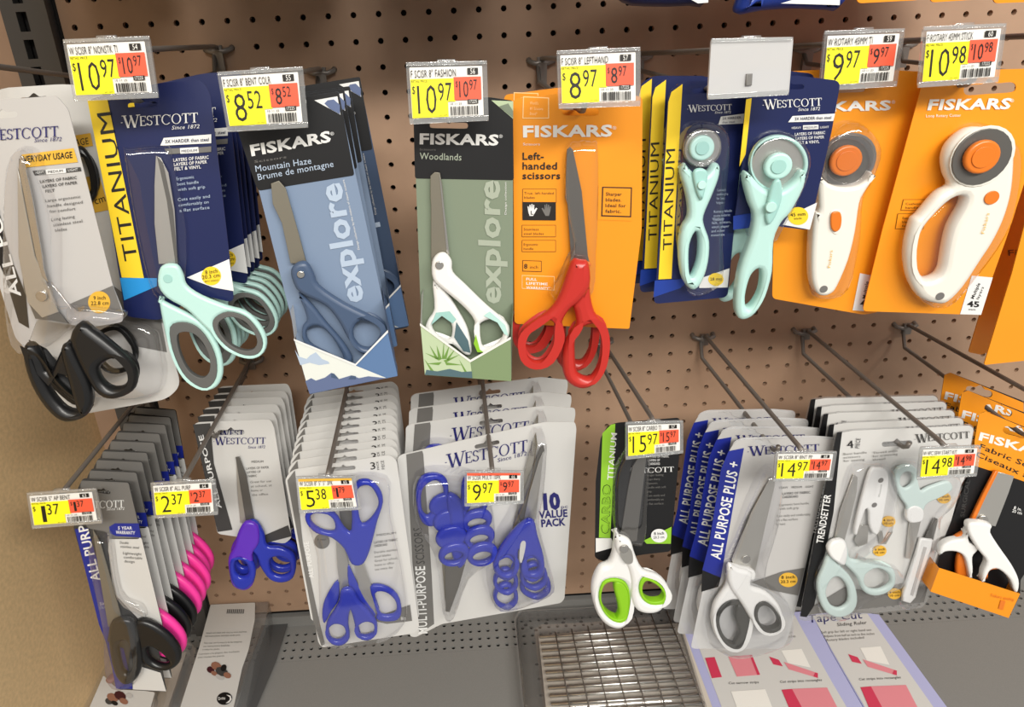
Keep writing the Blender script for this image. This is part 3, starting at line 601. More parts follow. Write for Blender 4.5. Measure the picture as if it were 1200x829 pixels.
P.ribbon('side_flap', k('21', (150, 292), (145, 388), (160, 552)), 0, .0165, M['ltgrey']); P.ribbon('side_flap', k('21', (445, 340), (438, 432), (440, 572)), 0, .0165, M['fold']); P.ribbon('pocket_bottom', k('21', (160, 552), (440, 572)), 0, .0165, M['fold'])
P.flush()

# ---- left-handed red scissors
P = Item('scissors_package', 'front orange card with red left-handed scissors', 'scissors', (681, 131), -.212, -6, 3, 'orange left-handed scissors cards')
P.card('backing_card', [(601, 116), (676, 107), (753, 113)] + k('21', (862, 80), (822, 402), (810, 402), (450, 386)), M['orange'], rc=.004, holes=[P.slot(k1('20', 664, 362), 42, 9, 1)], t=.0008)
P.flat(k('20', (478, 312), (562, 316), (562, 384), (476, 384)), M['orpale']); P.flat(k('20', (481, 315), (559, 319), (559, 381), (479, 381)), M['orange'], .0010)
P.lines(k1('20', 500, 338), k1('20', 542, 340), (0, 6.2), 3, M['orpale'], 3.4, .0013, ["World's", '#1 Scissors', 'Brand*'])
P.text('FISKARS', k1('20', 478, 444), k1('20', 766, 441), 13, M['paper'], bold=.035); P.text('®', k1('20', 767, 420), k1('20', 780, 420), 4, M['paper']); P.text('Scissors', k1('20', 478, 471), k1('20', 532, 471), 3, M['paper'])
for i, t_ in enumerate(('Left-', 'handed', 'scissors')):
    P.text(t_, k1('20', 476, 517 + 31.5 * i), k1('20', (545, 588, 598)[i], 517 + 31.5 * i), 8.2, M['ink'], bold=.018)
def pill(a, b, c, d, tx, n):
    P.flat(k('20', (a, b), (c, b), (c, d), (a, d)), M['orline'], .0009); P.flat(k('20', (a + 1.5, b + 1.5), (c - 1.5, b + 1.5), (c - 1.5, d - 1.5), (a + 1.5, d - 1.5)), M['orange'], .0011)
    for i, t_ in enumerate(tx): P.text(t_, k1('20', a + 6, b + 18 + 14 * i), k1('20', a + 6 + len(t_) * n, b + 18 + 14 * i), 2.9, M['ink'], .0013)
pill(476, 612, 586, 656, ('True, left-handed', 'blades'), 5.6); pill(474, 729, 584, 768, ('Stainless', 'steel blades'), 5.4); pill(474, 778, 584, 816, ('Ergonomic', 'handle'), 5.2)
P.flat(k('20', (476, 654), (584, 656), (584, 714), (476, 713)), M['ink'], .0011)
def hand(cx, m, s=1):
    P.flat([(cx + x * s, 246.2 + y) for x, y in ((-4, 1), (-4.6, -4), (-3.6, -4.4), (-3, -.5), (-2.6, -6), (-1.6, -6.2), (-1.1, -1), (-.6, -7), (.4, -7), (.7, -1), (1.2, -6.2), (2.2, -6), (2.2, 0), (4.2, -2.6), (5.4, -1.8), (2.6, 4), (1, 7), (-2.4, 7), (-3.4, 4))], m, .0014)
hand(623.5, M['white'], 1.15); hand(640.5, M['grey2'], -1.1); P.text('L', (622, 251.5), (625, 251.5), 4.4, M['ink'], .0017, .02)
P.flat(k('21', (476, 180), (538, 182), (538, 218), (476, 216)), M['orline'], .0009); P.flat(k('21', (478, 182), (536, 184), (536, 216), (478, 214)), M['orange'], .0011); P.text('8', k1('21', 481, 207), k1('21', 492, 207), 5.5, M['ink'], .0013, .02); P.text('inch', k1('21', 500, 207), k1('21', 526, 207), 3.6, M['ink'], .0013)
P.flat(k('21', (474, 228), (580, 232), (580, 278), (474, 272)), M['orpale'], .0009); P.flat(k('21', (476, 230), (578, 234), (578, 276), (476, 270)), M['orange'], .0011)
P.lines(k1('21', 488, 245), k1('21', 566, 248), (0, 5), 3, M['paper'], 3, .0013, ['FULL', 'LIFETIME', 'WARRANTY*'], .02)
P.flat(k('20', (722, 600), (832, 600), (829, 716), (718, 712)), M['orange'], .0009); P.flat(k('20', (734, 605), (831, 607), (828, 704), (731, 701)), M['ink'], .0012); P.flat(k('20', (738, 609), (827, 611), (824, 700), (735, 697)), M['orange'], .0014)
P.lines(k1('20', 746, 634), k1('20', 812, 635), (-.2, 6.7), 4, M['ink'], 4, .0017, ['Sharper', 'blades.', 'Ideal for', 'fabric.'], .01)
P.dome('clear_blister', k('20', (618, 470), (700, 455), (722, 480), (722, 700)) + k('21', (716, 160), (705, 290), (640, 330), (560, 290), (640, 170), (622, 20)) + k('20', (612, 600)), .012, M['clear'])
P.blade(k('20', (620, 485), (630, 476), (640, 486), (668, 620), (688, 829)) + k('21', (694, 190), (634, 190), (622, 0)) + k('20', (614, 640)), .005, m=M['steeld'])
P.solid('bolster', k('21', (634, 184), (665, 178), (694, 188), (694, 200), (632, 200)), M['oranged'], .0055, .003, .001)
P.handle(k('21', (636, 190), (665, 185), (692, 195), (696, 270), (660, 320), (630, 345), (605, 390), (598, 460), (560, 520), (520, 535), (478, 510), (464, 460), (480, 410), (520, 380), (570, 340), (600, 290)),
         k('21', (484, 440), (510, 408), (555, 380), (582, 395), (590, 440), (560, 500), (520, 515), (490, 495)), M['red'], .013, .013, .0055)
P.handle(k('21', (690, 240), (698, 300), (712, 355), (745, 400), (757, 460), (745, 540), (710, 590), (660, 602), (615, 570), (605, 500), (620, 440), (650, 395), (645, 350), (640, 320)),
         k('21', (650, 430), (690, 395), (725, 400), (738, 450), (728, 520), (700, 565), (665, 560), (650, 530)), M['red'], .007, .013, .0055)
P.flush()
copy_item(P, (-.004, .028, .0012), 'rear orange card with red left-handed scissors, behind the front one', (0, -.01, 0))

# ---- navy rotary cutter packs (28 mm)
P = Item('rotary_cutter_package', 'front narrow navy rotary cutter pack with small mint cutter', 'rotary cutter', (828, 108), -.217, 0, 4, 'narrow navy rotary cutter packs')
P.card('backing_card', k('30', (228, 330), (235, 290), (280, 262), (470, 262), (484, 320)) + k('31', (436, 150), (422, 300), (182, 322), (192, 230)), M['navy'], rc=.005, holes=[P.slot((829, 106), 34, 6, -2)], t=.0007)
P.flat(k('30', (230, 330), (240, 298), (276, 272)) + k('31', (240, 240), (198, 242)), M['yellow'])
P.text('TITANIUM', k1('31', 240, 146), k1('30', 252, 482), k1('31', 212, 148), M['ink'])
P.flat(k('31', (186, 246), (300, 240), (270, 270), (182, 300)), M['blue']); P.flat(k('31', (330, 240), (428, 206), (422, 268), (330, 270)), M['white']); P.circle(k1('31', 384, 242), 9, M['yellow'], .0011, 7.5); P.text('28 mm', k1('31', 366, 246), k1('31', 404, 244), 3.4, M['black'], .0013, .01)
P.logo(k1('30', 295, 362), k1('30', 436, 356), 6.8, M['white'], since=(k1('30', 380, 368), k1('30', 432, 367), 2.8))
P.flat(k('30', (400, 378), (476, 368), (472, 400), (392, 404)), M['white']); P.text('2X HARDER', k1('30', 405, 388), k1('30', 466, 384), 2.8, M['navy2'], .0013, .01); P.text('than steel', k1('30', 405, 400), k1('30', 445, 398), 2.6, M['navy2'], .0013)
P.lines(k1('30', 388, 620), k1('30', 424, 618), (-.3, 4.9), 4, M['hazetxt'], 3, words=['Cushioned', 'comfort grip', 'for less', 'fatigue']); P.lines(k1('30', 378, 690), k1('30', 436, 686), (-.3, 4.8), 3, M['hazetxt'], 3, words=['Rotary blade', 'cuts fabric', 'cleanly']); P.lines(k1('31', 372, 50), k1('31', 434, 46), (-.3, 4.8), 5, M['hazetxt'], 3, words=['Works on', 'felt, cotton,', 'vinyl, paper', 'and other', 'materials'])
P.dome('clear_blister', k('30', (290, 410), (340, 390), (410, 410), (425, 480), (410, 640), (400, 760)) + k('31', (400, 250), (330, 300), (280, 270), (260, 120)) + k('30', (268, 620), (265, 500)), .014, M['clear'])
c = k1('30', 341, 480)
P.disc('guard_ring', c, 22, M['grey2'], .003, .003); P.disc('round_blade', c, 20.5, M['steel'], .0062, .0012)
P.handle(k('30', (275, 560), (288, 530), (300, 545), (330, 570), (360, 560), (385, 530), (402, 540), (398, 580), (375, 640), (350, 700)) + k('31', (352, 70), (368, 120), (364, 190), (345, 250), (322, 278), (300, 272), (278, 230), (270, 150), (278, 80), (300, 40)) + k('30', (296, 640)),
         k('31', (322, 90), (334, 110), (333, 170), (320, 215), (306, 235), (301, 190), (304, 130)), M['mint'], .004, .012, .0045, name='grip_handle')
P.solid('blade_arm', k('30', (312, 560), (335, 545), (360, 560), (352, 610), (340, 650), (322, 620)), M['mintd'], .0155, .004, .0018); P.disc('slide_button', k1('30', 340, 600), 5, M['mint'], .019, .0025)
P.disc('blade_hub', c, 14.5, M['mint'], .0075, .005, bev=.0015); P.disc('hub_center', c, 8, M['mintd'], .0127, .0008)
P.solid('blade_guard', ellipse(c, 22.5, 22.5), M['clear'], .008, .003, .001, True, [ellipse(c, 16, 16, n=20)])
P.flush()
stack(P, 3, .022, 'narrow navy rotary cutter pack', .001, dx=-.0045, dz=.001)

# ---- navy rotary cutter pack (45 mm)
P = Item('rotary_cutter_package', 'front wide navy rotary cutter pack with large mint cutter hanging below the card', 'rotary cutter', (925, 104), -.236, -8, 0, 'wide navy rotary cutter packs')
P.card('backing_card', k('30', (484, 300), (500, 256), (640, 244), (788, 262), (760, 420), (686, 746), (560, 730), (440, 745), (470, 520)), M['navy'], rc=.005, holes=[P.slot((925, 102), 34, 6, -2)], t=.0007)
P.flat(k('30', (482, 322), (500, 318), (480, 500), (460, 540)), M['yellow']); P.flat(k('30', (440, 700), (500, 690), (540, 730), (440, 745)), M['blue'])
P.logo(k1('30', 540, 352), k1('30', 728, 342), 9, M['white'], since=(k1('30', 650, 360), k1('30', 720, 357), 3.8))
P.flat(k('30', (632, 376), (770, 368), (764, 392), (618, 396)), M['white']); P.text('3X HARDER than steel', k1('30', 640, 390), k1('30', 758, 385), 3.6, M['navy2'], .0013, .01)
P.text('HEAVY', k1('30', 630, 418), k1('30', 660, 417), 2.6, M['white']); P.flat(k('30', (666, 406), (716, 404), (716, 418), (666, 420)), M['white']); P.text('MEDIUM', k1('30', 670, 417), k1('30', 712, 415), 2.6, M['navy2'], .0013); P.text('LIGHT', k1('30', 722, 416), k1('30', 750, 415), 2.6, M['white'])
P.lines(k1('30', 640, 440), k1('30', 738, 434), (1, 5.0), 3, M['white'], 3.4, words=['LAYERS OF FABRIC', 'LAYERS OF PAPER', 'FELT & VINYL'], bold=.01)
P.flat(k('30', (600, 728), (618, 700), (712, 656), (688, 744)), M['white']); P.circle(k1('30', 650, 700), 12, M['yellow'], .0011, 10.5); P.text('45 mm', k1('30', 626, 702), k1('30', 674, 698), 4, M['black'], .0013, .01); P.text('blade', k1('30', 638, 712), k1('30', 662, 710), 2.6, M['black'], .0013)
P.dome('clear_blister', k('30', (490, 520), (520, 450), (590, 422), (660, 450), (690, 510), (670, 600), (620, 700)) + k('31', (600, 70), (560, 130), (480, 100)) + k('30', (500, 680), (480, 600)), .012, M['clear'])
c = k1('30', 588, 540)
P.disc('round_blade', k1('30', 586, 532), 32.5, M['steel'], .006, .0014)
P.handle(k('30', (478, 590), (484, 560), (505, 575), (540, 610), (590, 622), (640, 590), (664, 560), (678, 560), (672, 610), (630, 690)) + k('31', (600, 60), (575, 120), (570, 220), (548, 300), (515, 355), (480, 376), (455, 365), (450, 310), (465, 210), (500, 110), (510, 40)) + k('30', (495, 660)),
         k('31', (530, 212), (536, 240), (528, 290), (505, 330), (486, 338), (482, 300), (495, 245), (512, 218)), M['mint'], .004, .014, .004, name='grip_handle', n=3)
P.solid('blade_guard', ellipse(k1('30', 590, 530), 34, 33, 0, 32), M['mint'], .004, .006, .001, True, [ellipse(k1('30', 586, 533), 31, 30, 0, 24)])
P.solid('blade_arm', k('30', (572, 590), (595, 585), (600, 640), (580, 700), (556, 730), (545, 700), (555, 640)), M['mintd'], .0175, .004, .0018); P.disc('slide_button', k1('30', 564, 672), 6.5, M['mint'], .021, .003)
P.disc('blade_hub', c, 16.5, M['mint'], .0078, .006, bev=.0018); P.disc('hub_center', c, 9, M['mintd'], .0140, .0008)
P.flush()
copy_item(P, (-.003, .030, .003), 'rear wide navy rotary cutter pack, its mint handle showing behind the front one')

# ---- orange stick rotary cutter
P = Item('rotary_cutter_package', 'orange card with white stick rotary cutter, partly covered on both sides', 'rotary cutter', (990, 108), -.208, -4, 0)
P.card('backing_card', [(918, 84), (1000, 80), (1082, 84), (1068, 220), (1030, 366), (1012, 369), (905, 350), (908, 200)], M['orange'], rc=.004, holes=[P.slot((992, 104), 44, 9, -2)], t=.0008)
P.text('FISKARS', (940, 131), k1('40', 398, 356), 11, M['paper'], bold=.035); P.text('®', k1('40', 400, 336), k1('40', 412, 336), 4, M['paper'])
P.text('Rotary Cutter', (942, 140), (978, 139), 3, M['paper'])
P.flat(k('41', (298, 222), (340, 230), (310, 345), (274, 342)), M['white']); P.text('45', k1('41', 298, 330), k1('41', 330, 332), 8, M['ink'], bold=.02); P.text('Multiple', k1('41', 316, 305), k1('41', 326, 250), 4, M['ink'], bold=.01)
P.dome('clear_blister', k('40', (190, 460), (240, 400), (310, 400), (362, 470), (340, 560), (300, 640)) + k('41', (290, 120), (250, 280), (180, 310), (125, 270), (130, 80)) + k('40', (165, 600)), .014, M['clear'])
c = k1('40', 256, 522)
P.disc('guard_ring', (c[0] + .5, c[1] + .5), 33.5, M['grey2'], .003, .003); P.disc('round_blade', c, 31, M['steeld'], .0065, .0012)
P.solid('blade_guard', ellipse(c, 33.5, 32), M['clear'], .009, .0014, .0005, True, [ellipse(c, 27, 26, n=20)])
P.handle(k('40', (168, 570), (200, 596), (240, 608), (290, 604), (325, 582), (342, 560), (338, 590), (318, 622), (300, 660)) + k('41', (286, 90), (264, 180), (228, 265), (208, 290), (182, 298), (160, 286), (146, 240), (146, 140), (156, 30)) + k('40', (170, 690), (168, 625)), None, M['cream'], .004, .014, .0032, name='grip_handle')
P.solid('slide_slot', k('40', (200, 700), (210, 682), (238, 684), (245, 710), (240, 745), (222, 760), (204, 745)), M['cream'], .0178, .0008, .0003); P.solid('slide_button', k('40', (204, 705), (212, 688), (234, 688), (240, 712), (235, 740), (220, 752), (206, 740)), M['oranged'], .0184, .002, .0009)
P.disc('blade_hub', c, 18.5, M['oranged'], .008, .005, bev=.0016); P.disc('hub_center', c, 12, M['oranged'], .0131, .0006)
P.disc('hang_hole', k1('41', 181, 274), 4.6, M['grey2'], .018, .0004); P.text('Fiskars', k1('41', 202, 205), k1('41', 210, 148), 3.2, M['gold'], .0186)
P.flush()

# ---- orange loop-handle rotary cutter
P = Item('rotary_cutter_package', 'orange card with white loop-handled rotary cutter, right of the stick cutter', 'rotary cutter', (1155, 106), -.228, -4, -1)
P.card('backing_card', [(1083, 90), (1150, 82), (1226, 80), (1218, 160)] + k('41', (775, 100), (684, 356), (640, 356), (306, 345)) + [(1034, 270)], M['orange'], rc=.004, holes=[P.slot((1160, 104), 60, 12, -4)], t=.0008)
P.text('FISKARS', k1('40', 516, 356), k1('40', 783, 352), 12, M['paper'], bold=.035, skew=3); P.text('®', k1('40', 785, 332), k1('40', 797, 331), 4, M['paper']); P.text('Loop Rotary Cutter', k1('40', 512, 380), k1('40', 625, 378), 3.4, M['paper'])
for (a, b, c_, d_) in ((438, 646, 520, 682), (420, 692, 508, 742)):
    P.flat(k('40', (a, b), (c_, b), (c_ - 4, d_), (a - 8, d_)), M['orline'], .0009); P.flat(k('40', (a + 1.5, b + 1.5), (c_ - 1.5, b + 1.5), (c_ - 5.5, d_ - 1.5), (a - 6.5, d_ - 1.5)), M['orange'], .0011)
P.lines(k1('40', 446, 664), k1('40', 508, 664), (-.3, 4.5), 2, M['ink'], 2.6, .0013, ['Cushioned', 'handle']); P.lines(k1('40', 436, 710), k1('40', 500, 710), (-.3, 4.6), 3, M['ink'], 2.6, .0013, ['Easy', 'blade change', 'for all'])
P.flat(k('41', (660, 230), (728, 236), (690, 357), (622, 355)), M['white']); P.text('45', k1('41', 645, 330), k1('41', 684, 332), 6.5, M['ink'], .0011, .03); P.text('mm', k1('41', 650, 342), k1('41', 672, 343), 2.4, M['ink'])
P.text('Multiple', k1('41', 666, 306), k1('41', 688, 256), 3.6, M['ink'], bold=.012); P.text('layers', k1('41', 682, 308), k1('41', 700, 268), 3.2, M['ink'])
P.dome('clear_blister', k('40', (575, 520), (620, 430), (700, 400), (770, 430), (815, 490), (800, 640), (760, 760)) + k('41', (660, 240), (560, 340), (470, 290), (450, 180), (480, 60)) + k('40', (520, 680), (580, 610)), .016, M['clear'])
c = k1('40', 695, 508)
P.handle(k('40', (582, 520), (600, 470), (650, 425), (700, 415), (760, 430), (795, 470), (806, 480), (805, 560), (795, 640), (770, 720), (735, 790)) + k('41', (700, 180), (640, 270), (590, 320), (555, 326), (500, 305), (465, 240), (458, 150), (478, 60)) + k('40', (500, 700), (560, 630), (600, 605), (588, 570)),
         k('40', (600, 650), (640, 640), (638, 670), (600, 740)) + k('41', (582, 150), (570, 215), (545, 240), (510, 240), (490, 190), (500, 100)) + k('40', (545, 700)), M['cream'], .004, .014, .0055, name='grip_handle')
P.disc('guard_ring', c, 37, M['cream'], .0182, .0008); P.disc('round_blade', (c[0] - .5, c[1] + .5), 34, M['steeld'], .0192, .0012)
P.disc('blade_hub', k1('40', 698, 510), 20.5, M['oranged'], .0205, .005, bev=.0018); P.disc('hub_center', k1('40', 698, 510), 13, M['oranged'], .0257, .0006)
P.disc('lock_button', k1('40', 726, 641), 8.5, M['oranged'], .0182, .001); P.disc('hang_hole', k1('41', 558, 297), 5, M['grey2'], .0181, .0004); P.text('Fiskars', k1('41', 700, 95), k1('41', 718, 28), 3.6, M['gold'], .0186)
P.flush()
# ---- orange cards at the right edge
for i, (pts, Y, lab) in enumerate((([(1190, 110), (1290, 100), (1290, 420), (1190, 400), (1150, 416), (1135, 413), (1160, 330)], -.16, 'orange packaged card at the right edge, rear of the two, in shadow'),
                                   ([(1246, 90), (1350, 84), (1330, 440), (1200, 423), (1153, 428), (1186, 320)], -.225, 'orange packaged card at the right edge, frontmost, reaching lowest'))):
    P = Item('packaged_card', lab, 'package', (1262, 110), Y, -6, 3)
    P.card('backing_card', pts, M['orange'], rc=.002, t=.001); P.card('side_flap', [(p[0] + 6, p[1] - 4) for p in pts], M['orange'], d=-.02, t=.001, rc=.002)
    P.text('Fiskars', (pts[0][0] - 8, 300), (pts[0][0] + 40, 297), 7, M['orline']); P.flush()
# ---- goods hanging above the frame: their lower ends show along the top edge
def hanging_bag(name, label, pts, Y, m, thick, extra=(), extra2=()):
    P = Item(name, label, 'package', (sum(p[0] for p in pts) / len(pts), 0), Y, 0, 0)
    P.solid('pouch', pts, m, -thick / 2, thick, thick * .45, True)
    for q, mm in extra: P.flat(q, mm, thick / 2 + .0012)
    P.flush()
hanging_bag('packaged_notions', 'dark blue packet at the top edge, left of the two blue ones', [(735, 2), (728, -30), (722, -200), (845, -200), (838, -40), (832, 4), (815, 6), (775, 7)], -.16, M['navy'], .03, [([(805, -3), (830, -6), (830, 3), (818, 4)], M['white'])])
hanging_bag('packaged_notions', 'lighter blue and white packet at the top edge, right of the dark blue one', [(871, 14), (878, -30), (880, -220), (1000, -220), (993, -40), (990, 8), (982, 11), (940, 9), (900, 12)], -.19, M['blue'], .03, [([(915, 4), (945, -5), (985, -8), (984, 6), (950, 5)], M['white'])])
for i, (x0, x1, yb, Y) in enumerate(((1006, 1076, 1, -.20), (1092, 1148, 0, -.20), (1166, 1260, 1, -.20))):
    P = Item('packaged_card', 'orange carded pack whose bottom edge shows at the top of the photo, %s of three' % ('leftmost', 'middle', 'rightmost')[i], 'package', ((x0 + x1) / 2, -60), Y, 0, 0)
    P.card('backing_card', [(x0, -260), (x1, -262), (x1 + 2, yb - 1), (x0 - 2, yb + 3)], M['orange'], t=.001); P.solid('blister', [(x0 + 8, -220), (x1 - 8, -220), (x1 - 10, -20), (x0 + 10, -18)], M['clear'], .001, .016, .006, False)
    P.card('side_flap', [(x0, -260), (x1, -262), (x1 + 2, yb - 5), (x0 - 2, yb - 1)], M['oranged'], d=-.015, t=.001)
    P.flush()
    for j in (1, 2, 3): copy_item(P, (0, .040 * j, .004 * j), 'added shading copy of the orange carded pack behind the %s one, %s row back' % (('leftmost', 'middle', 'rightmost')[i], ('', 'first', 'second', 'third')[j]))  # rows behind are added to cast shade on the board top

# ---- unseen packs added above the frame to shade the top of the board
for i, (x, wd) in enumerate(((-.24, .11), (-.09, .12), (.06, .12), (.21, .11))):
    P = Item('packaged_card', 'unseen shading pack above the frame, %s from the side wall, frontmost' % ('first', 'second', 'third', 'fourth', 'fifth', 'sixth', 'seventh', 'eighth')[i], 'package', None, -.22, 0, 0, 'unseen packs added to shade the board', point=Vector((x, -.235, .27)))
    hgt = -.215 if i < 3 else -.20
    q = [(-wd / 2, .02), (wd / 2, .02), (wd / 2, hgt), (-wd / 2, hgt)]
    P.part('backing_card', shape_me([roundc(q, .004)], .001), M['orange'] if i > 4 else M['navy'])
    me = shape_me([roundc([(a * .8, b * .85 - .01) for a, b in q], .01)], .014, .005)
    P.part('blister', me, M['clear2'])
    for j in (1, 2, 3, 4): copy_item(P, (0, .045 * j, 0), 'unseen shading pack above the frame, %s from the side wall, %s row back' % (('first', 'second', 'third', 'fourth', 'fifth', 'sixth', 'seventh', 'eighth')[i], ('', 'first', 'second', 'third', 'fourth')[j]))

# ================================================================ LOWER TIER
# ---- small all purpose packs, black and pink handles, far left
P = Item('scissors_package', 'front all purpose pack with blue side strip and glossy black bent handles', 'scissors', (128, 577), -.229, -3, 5, 'small all purpose scissors packs', zs=.72)
P.card('backing_card', k('02', (238, 250), (252, 120), (268, 88), (418, 100), (470, 330), (528, 570), (505, 600), (540, 780), (380, 772), (345, 630)), M['grey3'], rc=.003, holes=[P.slot(k1('02', 335, 130), 17, 4, 8)])
P.flat(k('02', (262, 95), (416, 102), (455, 268), (450, 285), (354, 285), (345, 262), (285, 250), (255, 200)), M['grey2'], rc=.002, hole=P.slot(k1('02', 335, 130), 17, 4, 8))
P.flat(k('02', (242, 252), (284, 250), (352, 480), (358, 560), (345, 625), (320, 560)), M['roy'], .0011); P.flat(k('02', (345, 615), (400, 640), (430, 770), (376, 770)), M['roy'])
P.text('ALL PURPOSE', k1('02', 326, 418), k1('02', 262, 160), k1('02', 297, 424), M['white'], .0014, .02)
P.text('5in', k1('02', 324, 500), k1('02', 342, 496), 3.5, M['white'], .0014); P.text('13cm', k1('02', 324, 512), k1('02', 345, 508), 3, M['hazetxt'], .0014)
P.logo(k1('02', 240, 188), k1('02', 402, 182), 8.5, M['white'], since=(k1('02', 345, 192), k1('02', 402, 190), 3))
P.flat(k('02', (354, 284), (458, 280), (528, 572), (518, 594), (492, 590), (378, 470), (350, 320)), M['ltgrey'], rc=.002)
P.flat(k('02', (354, 245), (372, 234), (449, 234), (456, 280), (375, 275), (356, 265)), M['roy'], .0012); P.text('5 YEAR', k1('02', 382, 254), k1('02', 428, 254), 3.6, M['white'], .0014, .02); P.text('WARRANTY', k1('02', 375, 268), k1('02', 437, 270), 3.8, M['white'], .0014, .02)
P.lines(k1('02', 388, 300), k1('02', 448, 304), (.6, 4.6), 2, M['grey3'], 3, .0014, ['Durable', 'stainless steel']); P.lines(k1('02', 398, 334), k1('02', 458, 338), (.8, 4.8), 3, M['grey3'], 3, .0014, ['Lightweight', 'comfortable', 'design'])
P.blade(k('02', (300, 255), (325, 300), (400, 560), (350, 570), (318, 380)), .004, m=M['dim'])
P.flat(k('02', (430, 690), (520, 718), (538, 778), (430, 772)), M['ltgrey'])
P.solid('blister_rib', k('02', (345, 290), (360, 290), (385, 462), (455, 505), (470, 540), (440, 530), (375, 480)), M['clear2'], .001, .009, .003)
P.handle(k('02', (350, 570), (385, 548), (425, 560), (448, 620), (457, 690), (440, 742), (405, 762), (372, 735), (352, 660)), k('02', (378, 640), (392, 620), (410, 625), (425, 690), (412, 728), (392, 712)), M['blk_rub'], .009, .011, .005)
P.handle(k('02', (425, 580), (440, 555), (480, 560), (540, 600), (578, 650), (576, 695), (535, 718), (480, 705), (440, 670), (420, 620)), k('02', (470, 650), (490, 640), (525, 665), (545, 690), (520, 700), (485, 685)), M['blk_rub'], .004, .012, .0055)
P.dome('clear_blister', k('02', (290, 300), (350, 290), (385, 460), (450, 540), (462, 700), (430, 760), (370, 765), (345, 700), (340, 560)), .0195, M['clear'])
P.flush()
pk = {M['blk_rub']: M['pink']}
stack(P, 9, .0155, 'small all purpose pack with bent handles', .0012, {1: pk, 4: pk, 5: pk, 6: pk, 7: {M['grey3']: M['black'], M['blk_rub']: M['pink']}, 8: {M['grey3']: M['black'], M['blk_rub']: M['pink']}}, dx=-.0005, droll=.02)

# ---- purple and blue scissors pack
P = Item('scissors_package', 'front grey pack with translucent purple and blue scissors', 'scissors', (270, 505), -.145, 0, 5, 'grey packs of purple and blue scissors', zs=.8)
P.card('backing_card', k('11', (75, 712), (90, 705), (322, 695), (335, 720)) + k('12', (392, 280), (370, 300), (152, 268), (112, 50)), M['ltgrey'], rc=.004, holes=[P.slot(k1('11', 195, 738), 31, 6, -1)], t=.0006)
P.flat(k('11', (72, 712), (128, 708)) + k('12', (140, 40), (200, 255), (152, 262)), M['grey3']); P.flat(k('12', (262, 290), (380, 240), (392, 276), (300, 300)), M['grey3'])
P.text('ALL PURPOSE', k1('12', 165, 184), k1('11', 105, 745), 5.5, M['white'], bold=.02)
P.logo(k1('11', 142, 777), k1('11', 308, 775), 7.6, M['wnavy'], since=(k1('11', 250, 790), k1('11', 305, 789), 3.2))
P.text('MEDIUM', k1('12', 262, 38), k1('12', 300, 37), 2.6, M['grey3']); P.lines(k1('12', 245, 60), k1('12', 318, 56), (1, 4.5), 3, M['grey3'], 2.8, words=['LAYERS OF PAPER', 'LAYERS OF', 'FABRIC']); P.lines(k1('12', 258, 104), k1('12', 326, 100), (.6, 5), 4, M['grey2'], 2.6, words=['Great for use', 'at school, at', 'home or', 'the office'])
P.blade(k('12', (210, 20), (222, 18), (245, 80), (272, 235), (246, 238), (236, 180)), .004, m=M['steeld']); P.blade(k('12', (212, 30), (236, 180), (246, 238), (225, 232), (216, 120)), .0025, .001, M['steel'])
P.handle(k('12', (245, 235), (275, 232), (300, 270), (310, 310), (350, 315), (395, 335), (405, 370), (395, 415), (360, 430), (320, 420), (290, 380), (275, 340), (240, 300)), k('12', (320, 355), (350, 345), (382, 360), (385, 395), (355, 408), (325, 395)), M['bluep'], .004, .009, .004)
P.handle(k('12', (240, 232), (280, 245), (285, 300), (262, 340), (272, 400), (262, 440), (235, 455), (200, 440), (188, 400), (185, 350), (205, 310), (215, 270)), k('12', (205, 360), (225, 348), (248, 370), (250, 405), (225, 415), (205, 395)), M['purple'], .007, .009, .004)
P.solid('handle_overlay', k('12', (188, 360), (205, 345), (250, 350), (272, 380), (268, 425), (240, 452), (205, 440), (190, 405)), M['bluep'], .008, .009, .004, True, [k('12', (206, 365), (225, 353), (246, 372), (248, 402), (225, 412), (207, 395))])
P.flush()
stack(P, 6, .0145, 'grey pack of blue scissors', .001, {3: {M['bluep']: M['maroon'], M['purple']: M['blk_rub']}, 4: {M['bluep']: M['maroon'], M['purple']: M['blk_rub']}, 5: {M['bluep']: M['blk_rub'], M['purple']: M['blk_rub']}}, dx=.0005, droll=.015)

# ---- three-packs
def open_scissors(P, A, hm, d): pass
P = Item('scissors_package', 'front clear three-pack of blue scissors, one small pair upside down', 'scissors', (392, 548), -.208, 4, 3, 'three-packs of blue scissors', zs=0.75)
P.card('backing_card', k('12', (370, 90), (395, 60), (710, 12), (732, 30), (805, 570), (790, 590), (490, 636), (478, 620), (466, 552), (455, 545)), M['ltgrey'], rc=.005, holes=[P.slot(k1('L', 375, 566), 28, 4.5, -4)], t=.0006)
P.flat(k('12', (378, 95), (402, 62), (428, 300), (482, 555), (500, 625), (488, 632), (462, 550)), M['grey2'], rc=.001); P.flat(k('12', (640, 545), (775, 498), (782, 550), (700, 560)), M['grey2'])
P.text('ALL PURPOSE', k1('12', 464, 410), k1('12', 446, 292), 5.5, M['white'], bold=.02); P.text('3', k1('12', 648, 60), k1('12', 664, 58), 8.5, M['black']); P.text('PACK', k1('12', 676, 60), k1('12', 672, 32), 2.6, M['black']); P.text('PIECE', k1('12', 694, 58), k1('12', 690, 30), 3.6, M['grey3'])
P.circle(k1('12', 490, 292), 9, M['grey2']); P.text('1 year', k1('12', 476, 290), k1('12', 504, 289), 2.6, M['black']); P.text('8in', k1('12', 746, 548), k1('12', 762, 546), 4, M['white'], .0014)
